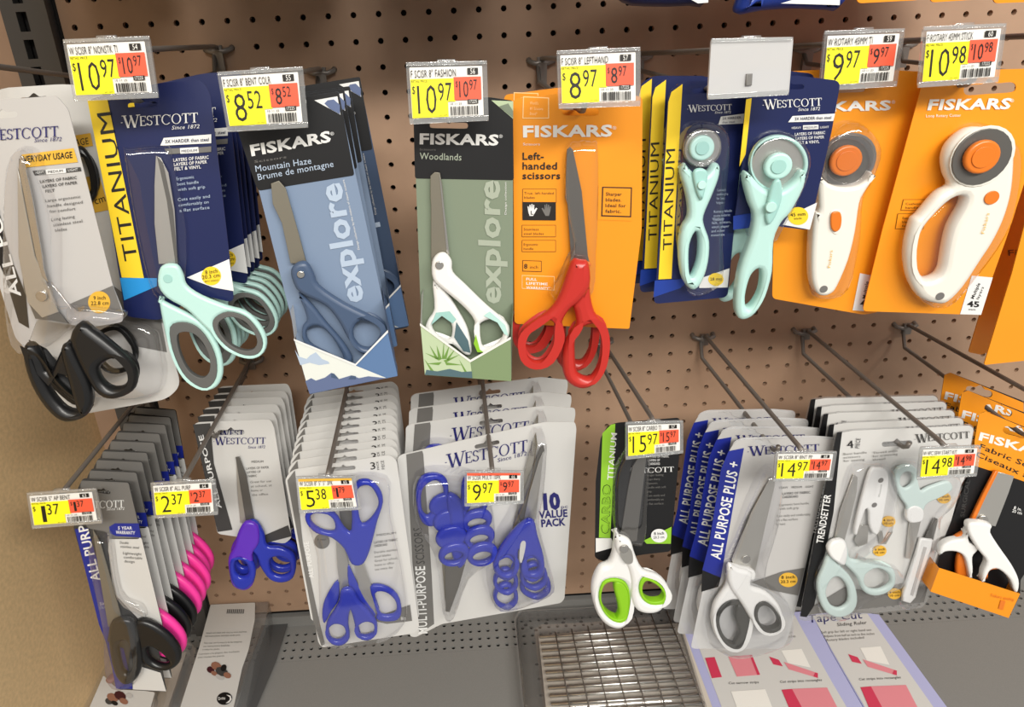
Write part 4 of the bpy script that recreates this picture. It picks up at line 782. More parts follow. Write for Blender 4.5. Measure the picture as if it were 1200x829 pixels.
P.text('MEDIUM', k1('12', 668, 276), k1('12', 730, 268), 2.4, M['grey3']); P.lines(k1('12', 660, 300), k1('12', 735, 290), (0, 4.2), 2, M['black'], 2.8, words=['LAYERS OF FABRIC', 'CARDBOARD']); P.lines(k1('12', 660, 332), k1('12', 735, 322), (.2, 5), 5, M['grey2'], 2.6, words=['Durable stainless', 'steel blades', 'Great for school,', 'home or office', 'use every day'])
B_ = M['bluep']
P.blade(k('12', (535, 290), (560, 300), (575, 360), (585, 440), (552, 450), (540, 380)), .004, m=M['steel']); P.blade(k('12', (595, 370), (625, 365), (655, 450), (665, 530), (650, 535), (615, 470)), .006, m=M['steel'])
P.blade(k('12', (545, 190), (590, 180), (598, 290), (560, 300)), .0035, m=M['steeld'])
P.handle(k('12', (436, 210), (470, 192), (530, 205), (560, 250), (585, 260), (585, 150), (600, 105), (640, 98), (675, 125), (688, 170), (670, 230), (655, 290), (640, 340), (620, 372), (585, 370), (560, 320), (520, 285), (470, 270), (440, 240)), k('12', (605, 130), (640, 115), (665, 145), (672, 180), (650, 220), (620, 240), (608, 200)) and [k('12', (605, 130), (640, 115), (665, 145), (672, 180), (650, 220), (620, 240), (608, 200)), k('12', (455, 212), (490, 203), (525, 225), (530, 262), (495, 262), (460, 240))], B_, .008, .009, .004)
P.handle(k('12', (540, 420), (545, 480), (520, 520), (498, 560), (490, 530), (500, 480)), None, B_, .003, .004, .0018); P.handle(k('12', (575, 370), (600, 420), (630, 480), (665, 530), (640, 540), (600, 490), (575, 430)), None, B_, .004, .004, .0018)
P.handle(k('12', (645, 445), (690, 440), (735, 470), (748, 520), (735, 550), (690, 555), (665, 545), (668, 520)), k('12', (662, 465), (695, 460), (725, 485), (732, 515), (720, 532), (690, 535), (675, 520)), B_, .004, .007, .003)
P.handle(k('12', (550, 460), (568, 448), (590, 455), (610, 490), (640, 520), (668, 560), (665, 600), (640, 618), (608, 610), (596, 570), (582, 520), (575, 560), (580, 610), (555, 634), (520, 630), (502, 600), (505, 560), (530, 520), (545, 490)), [k('12', (510, 585), (530, 565), (558, 572), (565, 598), (545, 618), (520, 612)), k('12', (605, 575), (630, 558), (655, 565), (658, 590), (635, 603), (612, 598))], B_, .007, .009, .004)
P.dome('clear_blister', k('12', (440, 180), (560, 90), (700, 90), (715, 200), (760, 430), (760, 560), (660, 630), (490, 630), (480, 500), (470, 330)), .0165, M['clear'], inset=.9)
P.flush()
stack(P, 11, .0142, 'clear three-pack of blue scissors', .0006, dx=-.0007, droll=.01)

# ---- ten-piece value packs
P = Item('scissors_package', 'front ten-piece value pack with two clusters of blue scissors', 'scissors', (567, 522), -.183, 7, -1, 'ten-piece value packs')
P.card('backing_card', [k1('N', 25, 540), k1('N', 50, 520), k1('N', 500, 415), k1('N', 820, 345), k1('N', 985, 345), k1('N', 992, 380)] + k('22', (612, 478), (600, 492), (215, 560), (130, 603), (112, 600)) + k('22', (75, 60)), M['ltgrey'], rc=.003, holes=[P.slot(k1('N', 510, 466), 29, 5, -12)], t=.0007)
P.flat([k1('N', 74, 520), k1('N', 160, 500)] + k('22', (155, 10), (182, 400), (190, 560), (145, 590), (132, 560), (105, 100)), M['grey2'])
P.text('MULTI-PURPOSE', k1('22', 168, 590), k1('22', 160, 372), (k1('22', 138, 592)), M['white'], bold=.015); P.text('SCISSORS', k1('22', 160, 365), k1('22', 150, 248), k1('22', 132, 366), M['grey3'])
P.logo(k1('N', 295, 590), k1('N', 730, 500), 13, M['wnavy'], since=(k1('N', 568, 562), k1('N', 724, 524), 4.6), skew=2)
P.text('1', k1('22', 545, 189), k1('22', 558, 188), 18, M['wnavy'], bold=.05); P.text('0', k1('22', 565, 188), k1('22', 600, 185), 18, M['wnavy'], bold=.05); P.text('pc', k1('22', 602, 186), k1('22', 623, 184), 4, M['wnavy']); P.text('VALUE', k1('22', 530, 218), k1('22', 622, 212), 8.6, M['wnavy'], bold=.03); P.text('PACK', k1('22', 538, 246), k1('22', 616, 240), 8.6, M['wnavy'], bold=.03)
P.blade([k1('N', 800, 480), k1('N', 815, 470), k1('N', 820, 500), k1('N', 780, 640)] + k('22', (515, 230), (470, 235), (460, 180)), .006, m=M['steeld']); P.blade(k('22', (530, 30), (545, 0), (520, 220), (480, 225), (500, 130)), .008, .001, m=M['steel']); P.blade(k('22', (460, 180), (485, 60), (500, 0), (520, -60), (525, -20), (480, 200), (440, 270)), .004, .001, M['dim'])
P.blade(k('22', (225, 360), (290, 370), (270, 440), (240, 522), (228, 520)), .005, m=M['steeld']); P.blade(k('22', (215, 350), (250, 360), (236, 520), (225, 480)), .003, m=M['dim'])
P.handle(k('22', (150, 90), (190, 78), (225, 90), (238, 120), (235, 180), (215, 235), (180, 250), (150, 235), (135, 190), (132, 130)), k('22', (165, 115), (195, 100), (218, 120), (218, 160), (190, 190), (170, 215), (152, 195), (150, 145)), B_, .004, .008, .0038)
P.handle(k('22', (280, 110), (300, 80), (320, 90), (320, 150), (300, 200), (280, 180)), None, B_, .003, .006, .003)
for i, (x, y) in enumerate(((225, 180), (238, 232), (246, 285), (255, 340))):
    dx = 92
    for (cx, rr) in ((x, 1), (x + dx, 1)):
        o = k('22', *ellipse((cx, y), 52, 36, -18, 10)); P.handle(o, scaled(o, .58, .45, 0, 3) if i == 3 or cx == x + dx else None, B_, .005 + .004 * i, .0075, .0036)
P.solid('handle_bridge', k('22', (235, 150), (280, 170), (290, 250), (300, 350), (270, 385), (245, 330), (240, 240)), B_, .008, .010, .004)
for i in range(3):
    oy = 48 * (2 - i) * 1.0
    for q in (((395, 350 + oy), (430, 335 + oy), (460, 360 + oy), (462, 400 + oy), (430, 425 + oy), (395, 410 + oy), (382, 380 + oy)), ((480 + 4 * (2 - i), 350 + oy * .6), (515 + 8 * (2 - i), 335 + oy * .6), (545 + 10 * (2 - i), 360 + oy * .6), (548 + 10 * (2 - i), 405 + oy * .6), (510 + 8 * (2 - i), 430 + oy * .6), (478, 410 + oy * .6), (470, 380 + oy * .6))):
        o = k('22', *q); P.handle(o, scaled(o, .66), B_, .004 + .0042 * i, .0075, .0034)
P.handle(k('22', (480, 238), (515, 232), (528, 280), (548, 350), (548, 400), (520, 420), (485, 400), (475, 330), (465, 330), (462, 380), (440, 420), (400, 412), (382, 370), (420, 300)), [k('22', (488, 360), (508, 345), (528, 365), (528, 390), (508, 400), (488, 390)), k('22', *ellipse((428, 372), 26, 30, 10, 12))], B_, .0135, .009, .004)
P.solid('handle_gap', k('22', (470, 300), (484, 292), (486, 310), (474, 360), (466, 350)), M['ltgrey'], .0226, .0005, 0)
P.dome('clear_blister', k('22', (135, 90), (230, 70), (330, 90), (380, 170), (380, 330), (300, 400), (250, 530), (215, 520), (190, 330), (125, 210)), .0245, M['clear'], inset=.88)
P.dome('clear_blister', [k1('N', 760, 430), k1('N', 800, 408), k1('N', 825, 430)] + k('22', (540, 100), (525, 220), (572, 400), (560, 460), (420, 512), (370, 480), (350, 370), (430, 230), (490, 80)), .0245, M['clear'], inset=.88)
P.flush()
for i, (off, rr) in enumerate((((.007, .040, .000), .10), ((.009, .072, -.002), .11), ((.010, .100, .000), .10))):
    copy_item(P, off, 'ten-piece value pack hanging nearly level, %s from the front of its hook' % ORD[i + 1], (0, rr, 0))

# ---- black and lime pack
P = Item('scissors_package', 'black and lime pack with white-handled scissors lined in lime green', 'scissors', (763, 505), -.197, 2, 3)
P.card('backing_card', [(704, 514), (712, 500), (723, 496), (796, 490), (799, 500)] + k('32', (237, 325), (150, 335), (20, 358), (-8, 345), (-5, 100)), M['black'], rc=.003, t=.0007)
P.flat([(706, 508), (716, 498), (721, 497)] + k('32', (55, 0), (42, 282), (5, 280)), M['limep']); P.flat(k('32', (-5, 282), (45, 282), (60, 310), (-5, 328)), M['white']); P.flat(k('32', (150, 290), (240, 245), (238, 300), (160, 300)), M['limep'])
P.text('TITANIUM', (718, 563), (723, 508), 6.5, M['white'], bold=.01); P.text('CARBO', k1('32', 38, 268), k1('32', 44, 108), k1('32', 12, 268), M['ink'], .0011, .015); P.text('CARBO', k1('32', 37, 266), k1('32', 43, 110), k1('32', 13, 266), M['limep'], .0014, -.005)
P.logo((727, 556), (790, 553), 6, M['white']); P.circle(k1('32', 200, 274), 9.5, M['white'], .0011, 8); P.text('8 inch', k1('32', 184, 272), k1('32', 216, 270), 3.4, M['black'], .0014, .01); P.text('20.3 cm', k1('32', 182, 284), k1('32', 217, 282), 3, M['black'], .0014)
P.lines(k1('32', 165, 22), k1('32', 232, 20), (0, 4.2), 3, M['white'], 2.8, words=['LAYERS OF FABRIC', 'LAYERS OF', 'CARDBOARD']); P.lines(k1('32', 160, 68), k1('32', 222, 66), (0, 4.8), 9, M['grey2'], 2.6, words=['Extreme edge', 'longer lasting', 'stays sharp', 'Ergonomic', 'handle with soft', 'grip', 'Cuts easily and', 'comfortably on', 'a flat surface'])
P.blade(k('32', (115, 50), (135, 20), (160, 10), (150, 100), (128, 290), (90, 300), (76, 270), (100, 120)), .005, m=M['steeld']); P.blade(k('32', (70, 60), (100, 10), (115, 0), (100, 120), (76, 270), (66, 265)), .003, m=M['black'])
P.handle(k('32', (60, 270), (75, 280), (105, 330), (122, 400), (125, 470), (110, 550), (80, 580), (40, 575), (5, 540), (-14, 480), (-12, 430), (10, 385), (40, 370), (55, 330)), k('32', (20, 430), (55, 418), (90, 430), (105, 470), (98, 540), (65, 555), (28, 530), (8, 480)), M['whitep'], .006, .012, .005, M['lime'], .90, (-.0015, .001))
P.solid('finger_grip', k('32', (62, 425), (92, 430), (108, 470), (102, 540), (80, 562), (60, 555), (72, 530), (66, 490), (56, 450)), M['lime'], .0065, .0105, .003)
P.handle(k('32', (65, 285), (90, 285), (112, 300), (125, 340), (150, 390), (200, 410), (230, 440), (235, 480), (210, 520), (170, 532), (130, 520), (112, 480), (112, 430), (100, 380), (75, 350), (62, 320)), k('32', (145, 420), (165, 412), (205, 435), (228, 470), (215, 495), (175, 498), (148, 480), (138, 450)), M['whitep'], .011, .010, .0045, M['lime'], .78, (.001, .001))
P.solid('pivot_plate', k('32', (75, 325), (92, 308), (112, 325), (115, 360), (95, 366), (78, 345)), M['steel'], .0212, .0006, .0002); P.screw(k1('32', 88, 319), 5.5, .0215, .002)
P.dome('clear_blister', k('32', (60, 60), (110, -40), (165, -20), (160, 150), (150, 290), (110, 300), (60, 280), (52, 150)), .014, M['clear'])
P.flush()

# ---- all purpose plus packs
P = Item('scissors_package', 'front all purpose plus pack with white bent scissors lined in dark grey', 'scissors', (912, 528), -.192, 4, 4, 'all purpose plus scissors packs', zs=0.72)
P.card('backing_card', k('32', (440, -30), (470, -44), (700, -50), (782, -44), (760, 60), (735, 100), (655, 460), (620, 600), (600, 640), (302, 640), (310, 600), (360, 360)), M['milk'], rc=.006, t=.0006)
P.card('insert_card', k('32', (425, 0), (450, -35), (700, -45), (775, -35), (760, 60), (735, 100), (668, 380), (650, 470), (520, 410), (340, 455), (360, 320)), M['grey'], d=.0008, rc=.006, t=.0004, holes=[P.slot((898, 521), 28, 6, 20)])
P.flat(k('32', (400, 60), (425, 0), (475, -10), (445, 150), (400, 410), (340, 385), (362, 300)), M['roy'], .0011); P.flat(k('32', (340, 385), (400, 410), (392, 440), (336, 456)), M['black'], .0011); P.flat(k('32', (500, 425), (600, 390), (672, 378), (650, 468), (560, 450)), M['grey2'], .0011)
P.text('ALL PURPOSE PLUS +', k1('32', 398, 352), k1('32', 460, 38), k1('32', 366, 346), M['white'], .0014, .02)
P.logo(k1('31', 492, 812), k1('31', 720, 800), 9, M['wnavy'], .0014); P.circle(k1('32', 618, 417), 11, M['gold'], .0014, 8.5); P.text('8 inch', k1('32', 596, 414), k1('32', 640, 412), 3.6, M['black'], .0017, .01); P.text('20.3 cm', k1('32', 594, 428), k1('32', 642, 426), 3.4, M['black'], .0017, .01)
P.text('HEAVY    MEDIUM    LIGHT', k1('32', 590, 122), k1('32', 700, 118), 2.4, M['grey3'], .0014); P.lines(k1('32', 600, 142), k1('32', 690, 137), (0, 4), 2, M['black'], 2.8, .0014, ['LAYERS OF FABRIC', 'CARDBOARD']); P.lines(k1('32', 590, 178), k1('32', 685, 172), (-.3, 4.6), 2, M['grey2'], 2.6, .0014, ['Ergonomic bent handle', 'with soft grip']); P.lines(k1('32', 582, 214), k1('32', 690, 208), (-.3, 4.8), 3, M['grey2'], 2.6, .0014, ['Cuts easily and comfortably', 'on a flat surface', 'by hand'])
P.blade(k('32', (560, 90), (572, 82), (575, 110), (545, 240), (512, 390), (440, 380), (436, 350), (500, 200)), .006, m=M['steel']); P.blade(k('32', (436, 350), (480, 230), (545, 110), (500, 240), (440, 372)), .004, .0012, M['steeld'])
P.screw(k1('32', 482, 352), 5.5, .0075)
P.solid('bolster', k('32', (430, 372), (470, 380), (512, 392), (508, 420), (470, 410), (430, 400)), M['whitep'], .006, .010, .003)
P.handle(k('32', (430, 370), (460, 385), (505, 400), (500, 440), (550, 460), (590, 500), (607, 550), (600, 585), (565, 602), (530, 590), (500, 550), (470, 500), (435, 450), (425, 410)), k('32', (520, 500), (545, 492), (575, 515), (598, 555), (590, 580), (560, 590), (530, 575), (512, 535)), M['whitep'], .011, .011, .005, M['gripd'], .8, (0, .0008))
P.handle(k('32', (430, 400), (450, 440), (490, 480), (505, 530), (495, 590), (475, 640), (440, 650), (400, 625), (375, 570), (378, 510), (400, 470), (420, 440)), k('32', (400, 510), (430, 488), (470, 490), (495, 530), (488, 600), (465, 640), (430, 638), (400, 600), (386, 550)), M['whitep'], .006, .011, .005, M['gripd'], .82, (-.001, .001))
P.solid('finger_grip', k('32', (460, 500), (485, 520), (490, 590), (468, 635), (440, 640), (462, 590), (448, 540)), M['gripd'], .007, .0095, .003)
P.dome('clear_blister', k('32', (540, 70), (590, 70), (580, 200), (530, 400), (610, 480), (630, 580), (600, 630), (470, 668), (400, 655), (350, 600), (370, 470), (430, 340), (480, 200)), .024, M['clear'], inset=.9)
P.flush()
stack(P, 4, .0195, 'all purpose plus pack with white scissors', .001, dx=-.004, dz=-.0015, droll=.02)

# ---- four-piece sets
P = Item('scissors_package', 'front four-piece sewing set with seam ripper, snips and mint-white scissors', 'scissors', (1054, 520), -.195, 4, 4, 'four-piece sewing sets', zs=.55)
P.card('backing_card', [(980, 506), (1000, 503), (1138, 497), (1142, 503)] + k('42', (640, 90), (630, 100), (520, 480), (500, 508), (118, 550), (100, 545), (180, 120)), M['clear2'], rc=.004, t=.0006)
P.card('insert_card', [(983, 508), (1000, 505), (1137, 499), (1141, 503)] + k('42', (636, 90), (625, 110), (545, 400), (420, 430), (135, 528), (112, 525), (190, 120)), M['ltgrey'], d=.0008, rc=.003, t=.0004, holes=[P.slot(k1('41', 418, 774), 35, 6, -3)])
P.flat([(981, 507), (987, 506)] + k('42', (232, 0), (212, 200), (150, 500), (125, 538), (104, 535), (160, 250)), M['black'], .0011); P.flat(k('42', (150, 500), (250, 440), (400, 470), (520, 430), (505, 490), (130, 530)), M['grey2'], .0011)
P.text('TRENDSETTER', k1('42', 178, 300), k1('42', 204, 142), 8, M['white'], .0014, .015)
P.text('4', k1('41', 258, 790), k1('41', 278, 788), 9, M['black'], .0014); P.text('PIECE', k1('41', 296, 790), k1('41', 300, 758), 5, M['black'], .0014); P.logo(k1('41', 480, 770), k1('41', 655, 756), 8, M['grey3'], .0014)
P.lines(k1('41', 245, 812), k1('41', 320, 806), (0, 4), 3, M['grey2'], 2.6, .0014, ['Bent handle', 'scissors', 'for sewing']); P.lines(k1('41', 340, 808), k1('41', 420, 800), (0, 4), 3, M['grey2'], 2.6, .0014, ['Thread snips', 'for trimming', 'thread'])
for x, y in ((391, 228), (362, 323), (570, 152), (410, 462)):
    P.circle(k1('42', x, y), 8, M['gold'], .0014, 6.5); P.text('4 inch', k1('42', x - 17, y), k1('42', x + 17, y - 2), 2.8, M['orline'], .0017, .01); P.text('10 cm', k1('42', x - 15, y + 10), k1('42', x + 15, y + 8), 2.6, M['orline'], .0017, .01)
P.blade(k('42', (278, 75), (290, 85), (288, 130), (262, 240), (245, 300), (212, 295), (235, 190)), .005, m=M['steel'])
P.blade(k('42', (300, 240), (326, 240), (322, 300), (292, 310), (280, 290)), .006, m=M['steel']); P.blade(k('42', (355, 262), (370, 258), (376, 290), (395, 262), (405, 262), (382, 302), (362, 300)), .004, .001, m=M['steel'])
P.handle(k('42', (330, 70), (355, 55), (385, 62), (393, 95), (385, 160), (372, 230), (358, 270), (342, 268), (330, 240), (328, 200), (318, 190), (300, 240), (290, 272), (281, 265), (296, 190)), None, M['whitep'], .006, .008, .0035, name='snip_body')
P.disc('snip_rivet', k1('42', 366, 95), 3, M['grey2'], .0142, .0006); P.disc('snip_rivet', k1('42', 345, 175), 3, M['grey2'], .0142, .0006); P.text('Westcott', k1('42', 362, 150), k1('42', 370, 108), 2.4, M['grey2'], .0146)
P.handle(k('42', (195, 320), (215, 295), (250, 292), (262, 320), (270, 350), (320, 360), (370, 360), (410, 385), (415, 430), (390, 460), (345, 472), (310, 455), (290, 410), (250, 370), (215, 350)), k('42', (320, 400), (355, 382), (392, 400), (398, 430), (370, 450), (335, 450), (315, 430)), M['mintpale'], .011, .010, .0045, name='handle')
P.handle(k('42', (198, 340), (225, 365), (262, 400), (285, 440), (292, 490), (275, 525), (235, 542), (195, 530), (170, 490), (162, 430), (180, 380)), k('42', (205, 420), (230, 410), (258, 440), (262, 490), (235, 512), (205, 500), (190, 460)), M['mintpale'], .005, .010, .0045)
P.solid('bolster', k('42', (196, 318), (215, 294), (250, 292), (260, 330), (250, 372), (222, 360), (205, 345)), M['whitep'], .0112, .0115, .004)
P.handle(k('42', (412, 90), (425, 55), (460, 45), (485, 60), (488, 95), (498, 130), (520, 120), (560, 105), (590, 100), (600, 125), (565, 150), (520, 170), (506, 195), (500, 225), (465, 232), (452, 215), (450, 180), (430, 150)), k('42', (432, 85), (450, 68), (470, 78), (470, 105), (448, 122), (432, 110)), M['mintpale'], .006, .008, .0035)
P.solid('bolster', k('42', (455, 190), (478, 178), (505, 192), (502, 226), (465, 234), (450, 218)), M['whitep'], .0065, .009, .003)
P.blade(k('42', (458, 232), (495, 228), (480, 290), (460, 350), (446, 345), (452, 290)), .005, m=M['steel'])
P.solid('ripper_handle', k('42', (496, 285), (535, 288), (530, 320), (498, 410), (480, 475), (462, 495), (437, 488), (440, 460), (480, 340)), M['whitep'], .004, .008, .003, False); P.solid('ripper_blade', k('42', (505, 285), (540, 215), (552, 222), (535, 288)), M['steeld'], .006, .0015, .0004, False); P.solid('ripper_ridge', k('42', (505, 310), (515, 312), (470, 470), (462, 466)), M['grey'], .0121, .0008, .0002, False)
P.dome('clear_blister', k('42', (270, 60), (330, 40), (410, 60), (400, 240), (320, 320), (300, 350), (420, 380), (430, 440), (310, 490), (240, 550), (170, 530), (150, 430), (190, 320), (230, 200)), .021, M['clear'], inset=.9)
P.dome('clear_blister', k('42', (405, 60), (470, 30), (620, 80), (600, 160), (555, 210), (545, 300), (480, 505), (425, 495), (450, 370), (440, 200), (405, 130)), .018, M['clear'], inset=.9)
P.flush()
stack(P, 5, .0135, 'four-piece sewing set', .001, dx=.0004, dz=.001, droll=.02)

# ---- fabric scissors boxes
P = Item('scissors_package', 'front orange and black box of white and orange fabric scissors', 'scissors', (1190, 507), -.190, -14, 10, 'orange and black fabric scissors boxes')
P.card('backing_card', [k1('E', 385, 620), k1('E', 430, 355), k1('E', 480, 335), (1250, 520), (1250, 600), (1196, 680), k1('P', 532, 680), k1('P', 470, 805), k1('P', 50, 662)] + [k1('P', 110, 420), (1138, 550)], M['black'], rc=.002, t=.0008, holes=[P.slot((1192, 507), 34, 9, 14)])
P.flat([k1('E', 395, 560), k1('E', 430, 352), k1('E', 480, 335), (1250, 522), (1250, 582), k1('P', 510, 52), k1('P', 360, 5), (1142, 546)], M['orange'], hole=P.slot((1192, 507), 34, 9, 14))
P.text('FISKARS', k1('E', 425, 545), (1238, 540), 9, M['paper'], bold=.035); P.text('Fabric Scissors', k1('E', 430, 610), (1240, 563), 6, M['ink'], bold=.01); P.text('Ciseaux à tissu', k1('E', 400, 665), (1238, 576), 6, M['ink'], bold=.01)
P.text('SURGICAL', k1('P', 230, 260), k1('P', 262, 60), 5, M['grey3'], .0012, .01); P.text('8 in.', k1('P', 496, 215), k1('P', 540, 228), 3.6, M['white'], .0012, .01); P.text('20 cm', k1('P', 488, 232), k1('P', 540, 247), 3.6, M['white'], .0012, .01)
P.blade(k('P', (412, 15), (500, 40), (470, 130), (400, 310), (340, 300), (275, 285), (340, 150)), .005, m=M['steel']); P.solid('blade_cover', k('P', (400, 10), (418, 15), (350, 150), (285, 290), (265, 275), (330, 140)), M['oranged'], .004, .004, .001, False)
P.screw(k1('P', 335, 275), 6, .0068)
P.handle(k('P', (250, 310), (280, 290), (380, 305), (375, 345), (420, 420), (490, 520), (528, 600), (525, 660), (505, 668), (480, 600), (420, 545), (375, 550), (352, 590), (330, 620), (335, 560), (355, 500), (310, 440), (262, 360)), None, M['whitep'], .011, .010, .0022)
P.solid('handle_inlay', k('P', (368, 470), (400, 480), (450, 540), (405, 545), (370, 555), (345, 610), (350, 540)), M['oranged'], .0105, .009, .002)
P.handle(k('P', (250, 330), (262, 400), (312, 425), (300, 450), (278, 480), (280, 560), (262, 600), (256, 560), (235, 480), (190, 450), (130, 450), (100, 470), (110, 420), (160, 390), (230, 375)), None, M['whitep'], .006, .010, .0022)
P.solid('handle_inlay', k('P', (165, 385), (215, 350), (245, 345), (252, 385), (200, 392)), M['oranged'], .005, .006, .002); P.solid('handle_inlay', k('P', (205, 460), (240, 490), (258, 560), (250, 620), (195, 590), (190, 520)), M['oranged'], .004, .006, .002)
P.card('box_front', k('P', (95, 535), (532, 675), (470, 805), (48, 662)), M['orange'], d=.020, t=.0008, rc=.0005)
P.ribbon('box_side', k('P', (532, 675), (470, 805), (48, 662), (95, 535)), 0, .0205, M['orange'])
P.text('1', k1('P', 415, 755), k1('P', 440, 762), 11, M['oranged'], .0212); P.text('Fiskars quality', k1('P', 375, 690), k1('P', 500, 715), 3.6, M['oranged'], .0212)
P.flush()
stack(P, 3, .036, 'orange and black fabric scissors box', .001, dz=.002, dx=.008)

# ================================================================ ON THE SHELF
def shelf_item(name, label, cat, p, h, group=None):
    d = ray(*p); t = (ZS + h - CAM.z) / d.z; return Item(name, label, cat, None, 0, 0, 90, group, CAM + d * t)
# wire rack in a clear tray
T = shelf_item('wire_rack_package', 'steel wire cooling rack in a clear plastic tray lying on the grey shelf', 'wire rack', (700, 800), .022)
R_ = [k1('G', 62, 180), k1('G', 88, 130), k1('G', 500, 110), k1('G', 1010, 60), k1('G', 1060, 260), (835, 850), (618, 862), (612, 829)]
T.dome('clear_tray', R_, .0005, M['clear2'], -.0015, .98, smooth=False)
T.ribbon('tray_rim', R_ + R_[:1], -.0215, 0, M['clear2'])
def gl(a, b): return T.uv(a, 0), T.uv(b, 0)
tops = [(210, 285), (318, 272), (428, 262), (520, 255), (625, 240), (735, 232), (835, 215), (930, 195), (1020, 270)]
A0 = T.uv(k1('G', 212, 285), 0); A1 = T.uv(k1('G', 1025, 215), 0)
dz = T.uv(k1('G', 278, 680), 0)[1] - A0[1]
rows = 24; rp = (A0[1] - T.uv(k1('G', 278, 680), 0)[1]) / 9.0
for i in range(19):
    z = A0[1] - rp * i; xe = T.uv(k1('G', 1175, 665), 0)[0]
    T.part('cross_wire', tube_me([(A0[0], -.0002, z), (xe, -.0002, z + .000)], .0023, 6), M['screw'])
for i in range(10):
    x = A0[0] + .0235 * (i + 1) - .001
    if x < T.uv(k1('G', 1100, 440), 0)[0]: T.part('long_wire', tube_me([(x, -.0028, A0[1] + .004 + .0035 * i), (x, -.0028, A0[1] - rp * 18.5)], .0009, 6), M['wire'])
T.card('base_card', [k1('G', 205, 275), k1('G', 1040, 200), (850, 870), (645, 880)], M['tfoil'], d=-.006, t=.001)
for (x, y) in ((130, 215), (190, 245), (250, 205), (350, 200), (455, 195), (195, 445), (210, 530), (222, 627)): T.circle(k1('G', x, y), 2.4, M['grey3'], -.0045, 1.5)
T.flush()
# tape cutter leaflets
def leaflet(name, label, box, page, ox, p):
    T = shelf_item(name, label, 'package', p, .012, 'lilac and white boxed cutters on the shelf')
    sh = lambda pts: [(x + ox[0], y + ox[1]) for x, y in pts]
    T.solid('box', k('H', *box), M['lilac'], -.0115, .0115, .0006, False)
    T.flat(k('H', *page), M['ltgrey'], .0)
    T.text('Tape Cut', *sh([k1('H', 245, 125), k1('H', 480, 105)]), 9.5, M['wnavy'], .0006); T.text('Sliding Ruler', *sh([k1('H', 370, 140), k1('H', 500, 130)]), 4, M['grey3'], .0006)
    for i in range(3): T.text(('Soft grip for left or right hand use', 'Adjusts from half an inch to five inches', 'Rotary blades included')[i], *sh([k1('H', 300 + i * 12, 172 + i * 17), k1('H', 520 + i * 14 - (60 if i == 2 else 0), 160 + i * 17)]), 2.8, M['grey2'], .0006)
    if not ox[0]:
        T.flat(sh(k('H', (136, 268), (178, 264), (210, 352), (166, 357))), M['crim'], .0006); T.flat(sh(k('H', (238, 262), (342, 254), (378, 342), (276, 350))), M['rose'], .0006); T.flat(sh(k('H', (332, 255), (342, 254), (378, 342), (366, 343))), M['crim'], .0009)
    T.flat(sh(k('H', (418, 262), (460, 276), (478, 305), (436, 296))), M['crim'], .0006); T.flat(sh(k('H', (482, 285), (632, 335), (632, 356), (504, 318))), M['rose'], .0006); T.flat(sh(k('H', (620, 332), (632, 335), (632, 356), (612, 350))), M['crim'], .0009)
    T.flat(sh(k('H', (470, 235), (560, 228), (600, 310), (500, 290))), M['paper'], .0004)
    if not ox[0]: T.text('Cut narrow strips', *sh([k1('H', 240, 384), k1('H', 372, 379)]), 2.8, M['grey3'], .0006)
    T.text('Cut strips into rectangles', *sh([k1('H', 466, 378), k1('H', 650, 369)]), 2.8, M['grey3'], .0006)
    T.flat(sh(k('H', (472, 408), (518, 404), (580, 520), (520, 522))), M['crim'], .0006); T.flat(sh(k('H', (518, 404), (672, 398), (730, 510), (580, 520))), M['rose'], .0006)
    if not ox[0]: T.flat(sh(k('H', (250, 415), (400, 405), (445, 520), (290, 525))), M['paper'], .0006)
    T.flush(); return T
leaflet('boxed_cutter', 'left lilac-edged box with pink rectangle pictures, beside the wire rack', ((8, 100), (600, 60), (690, 240), (830, 484), (945, 640), (190, 640), (135, 484)),
        ((66, 110), (530, 80), (565, 145), (700, 385), (762, 490), (840, 620), (280, 640), (215, 500)), (0, 0), (880, 790))
leaflet('boxed_cutter', 'right lilac-edged box with pink pictures, Tape Cut heading showing', ((603, 66), (850, 70), (900, 76), (1200, 484), (1300, 620), (949, 640), (833, 484), (692, 240)),
        ((606, 78), (848, 72), (1140, 484), (1230, 620), (954, 636), (838, 484), (697, 240)), (92.5, -3), (1000, 780))
# boxed notions left
T = shelf_item('notions_box', 'white carded box with round black logo, lying on the shelf below the pink handles', 'package', (270, 760), .05)
top = k('I', (765, 82), (1085, 68), (1060, 200), (1000, 350), (900, 660), (590, 660), (700, 330))
T.dome('clear_lid', k('I', (560, 300), (700, 330), (600, 660), (440, 660), (500, 480)), .012, M['clear2'], -.01)
T.solid('box_body', top, M['clear2'], -.049, .049, .002, False)
T.card('printed_card', k('I', (770, 88), (1010, 76), (1008, 170), (975, 330), (940, 430), (890, 660), (600, 660), (705, 330)), M['ltgrey'], d=.0002, rc=.002)
T.card('back_panel', k('I', (1085, 72), (1200, 150), (1120, 400), (1010, 660), (905, 660), (1000, 350)), M['boxdark'], d=-.045, rc=.002)
T.lines(k1('I', 745, 246), k1('I', 965, 238), (-1, 3.6), 2, M['grey2'], 2, .0010, ['Attach and stitch with ease on most machines', 'full instructions included inside pack'])
T.lines(k1('I', 735, 300), k1('I', 940, 292), (-1, 3.8), 3, M['grey2'], 2, .0010, ['Para usar con la mayoria de las maquinas', 'con instrucciones detalladas', 'y todas las piezas']); T.lines(k1('I', 705, 360), k1('I', 925, 345), (-1, 3.8), 2, M['grey2'], 2, .0010, ['Convient a la plupart des machines', 'avec toutes les pieces'])
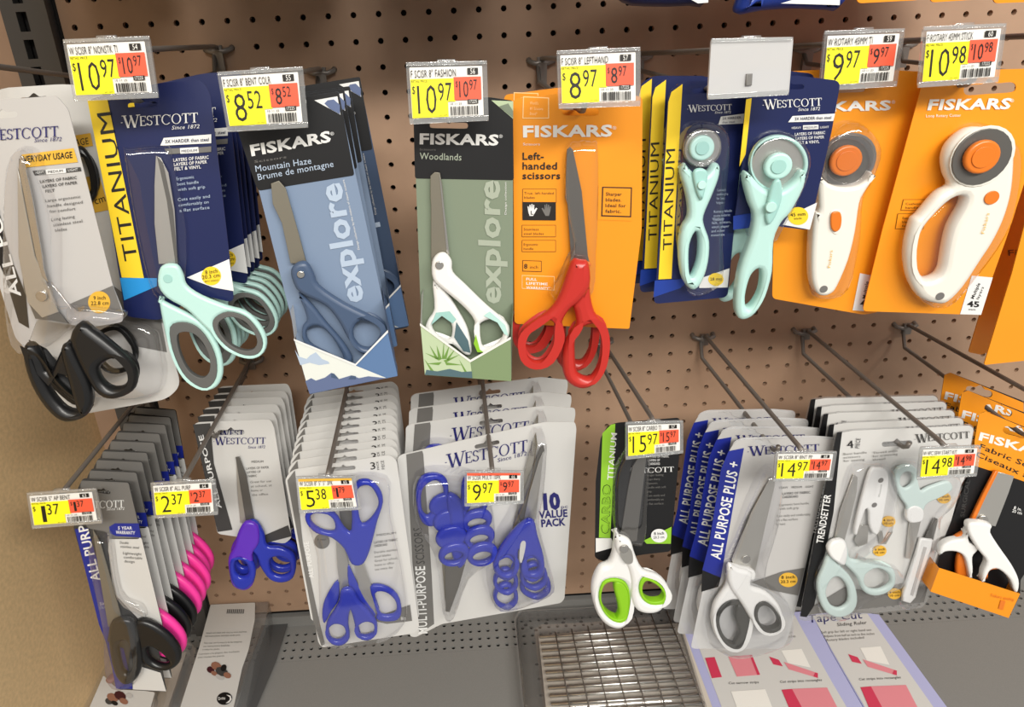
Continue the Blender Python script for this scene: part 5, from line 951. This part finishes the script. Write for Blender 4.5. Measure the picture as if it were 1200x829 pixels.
for i in range(12): T.flat(k('I', (860 + i * 8, 112), (864 + i * 8, 112), (860 + i * 8, 136), (856 + i * 8, 136)), M['ink'], .0010)
for (x, y, a, b, mm) in ((800, 420, 30, 22, 'copper'), (830, 450, 36, 24, 'grey3'), (770, 440, 22, 18, 'maroon'), (860, 470, 22, 16, 'copper'), (820, 480, 26, 14, 'grey'), (840, 430, 16, 20, 'black'), (790, 460, 20, 12, 'copper')):
    T.flat(k('I', *ellipse((x, y), a, b, 25, 9)), M[mm], .0010 + x * 1e-6)
T.flat(k('I', *ellipse((845, 596), 42, 34, -10, 24)), M['black'], .0012); T.text('Dritz', k1('I', 812, 604), k1('I', 850, 600), 3.4, M['white'], .0016, .01)
T.flat(k('I', (855, 575), (878, 580), (884, 600), (870, 618), (850, 622), (872, 604), (874, 590)), M['white'], .0016)
T.flush()
T = shelf_item('notions_box', 'low clear package with printed white card at the tan wall, below the black handles', 'package', (150, 810), .09)
T.solid('clear_tray', k('I', (40, 640), (150, 395), (230, 375), (470, 560), (430, 700), (20, 700)), M['clear2'], -.02, .02, .003, False)
T.card('printed_card', k('I', (190, 470), (250, 530), (468, 562), (430, 700), (90, 700)), M['ltgrey'], d=.0005, rc=.002)
for (x, y, a, b, mm) in ((240, 590, 34, 22, 'copper'), (280, 580, 34, 24, 'maroon'), (220, 610, 22, 18, 'grey3'), (300, 610, 26, 16, 'copper'), (330, 580, 20, 14, 'grey'), (250, 620, 20, 12, 'black')):
    T.flat(k('I', *ellipse((x, y), a, b, 25, 9)), M[mm], .0012 + x * 1e-6)
T.solid('metal_foot', k('I', (200, 490), (240, 455), (262, 470), (225, 500)), M['copper'], .001, .006, .002)
T.flush()
T = shelf_item('notions_box', 'grey clear clamshell between the two white cards, below the black handles', 'package', (225, 800), .045)
T.solid('clear_tray', k('I', (540, 320), (650, 320), (545, 640), (530, 700), (430, 700), (500, 520)), M['clear2'], -.044, .044, .004, False)
T.card('grey_insert', k('I', (545, 380), (640, 340), (540, 640), (525, 700), (440, 700), (505, 540)), M['tfoil'], d=-.03, rc=.002)
T.flush()
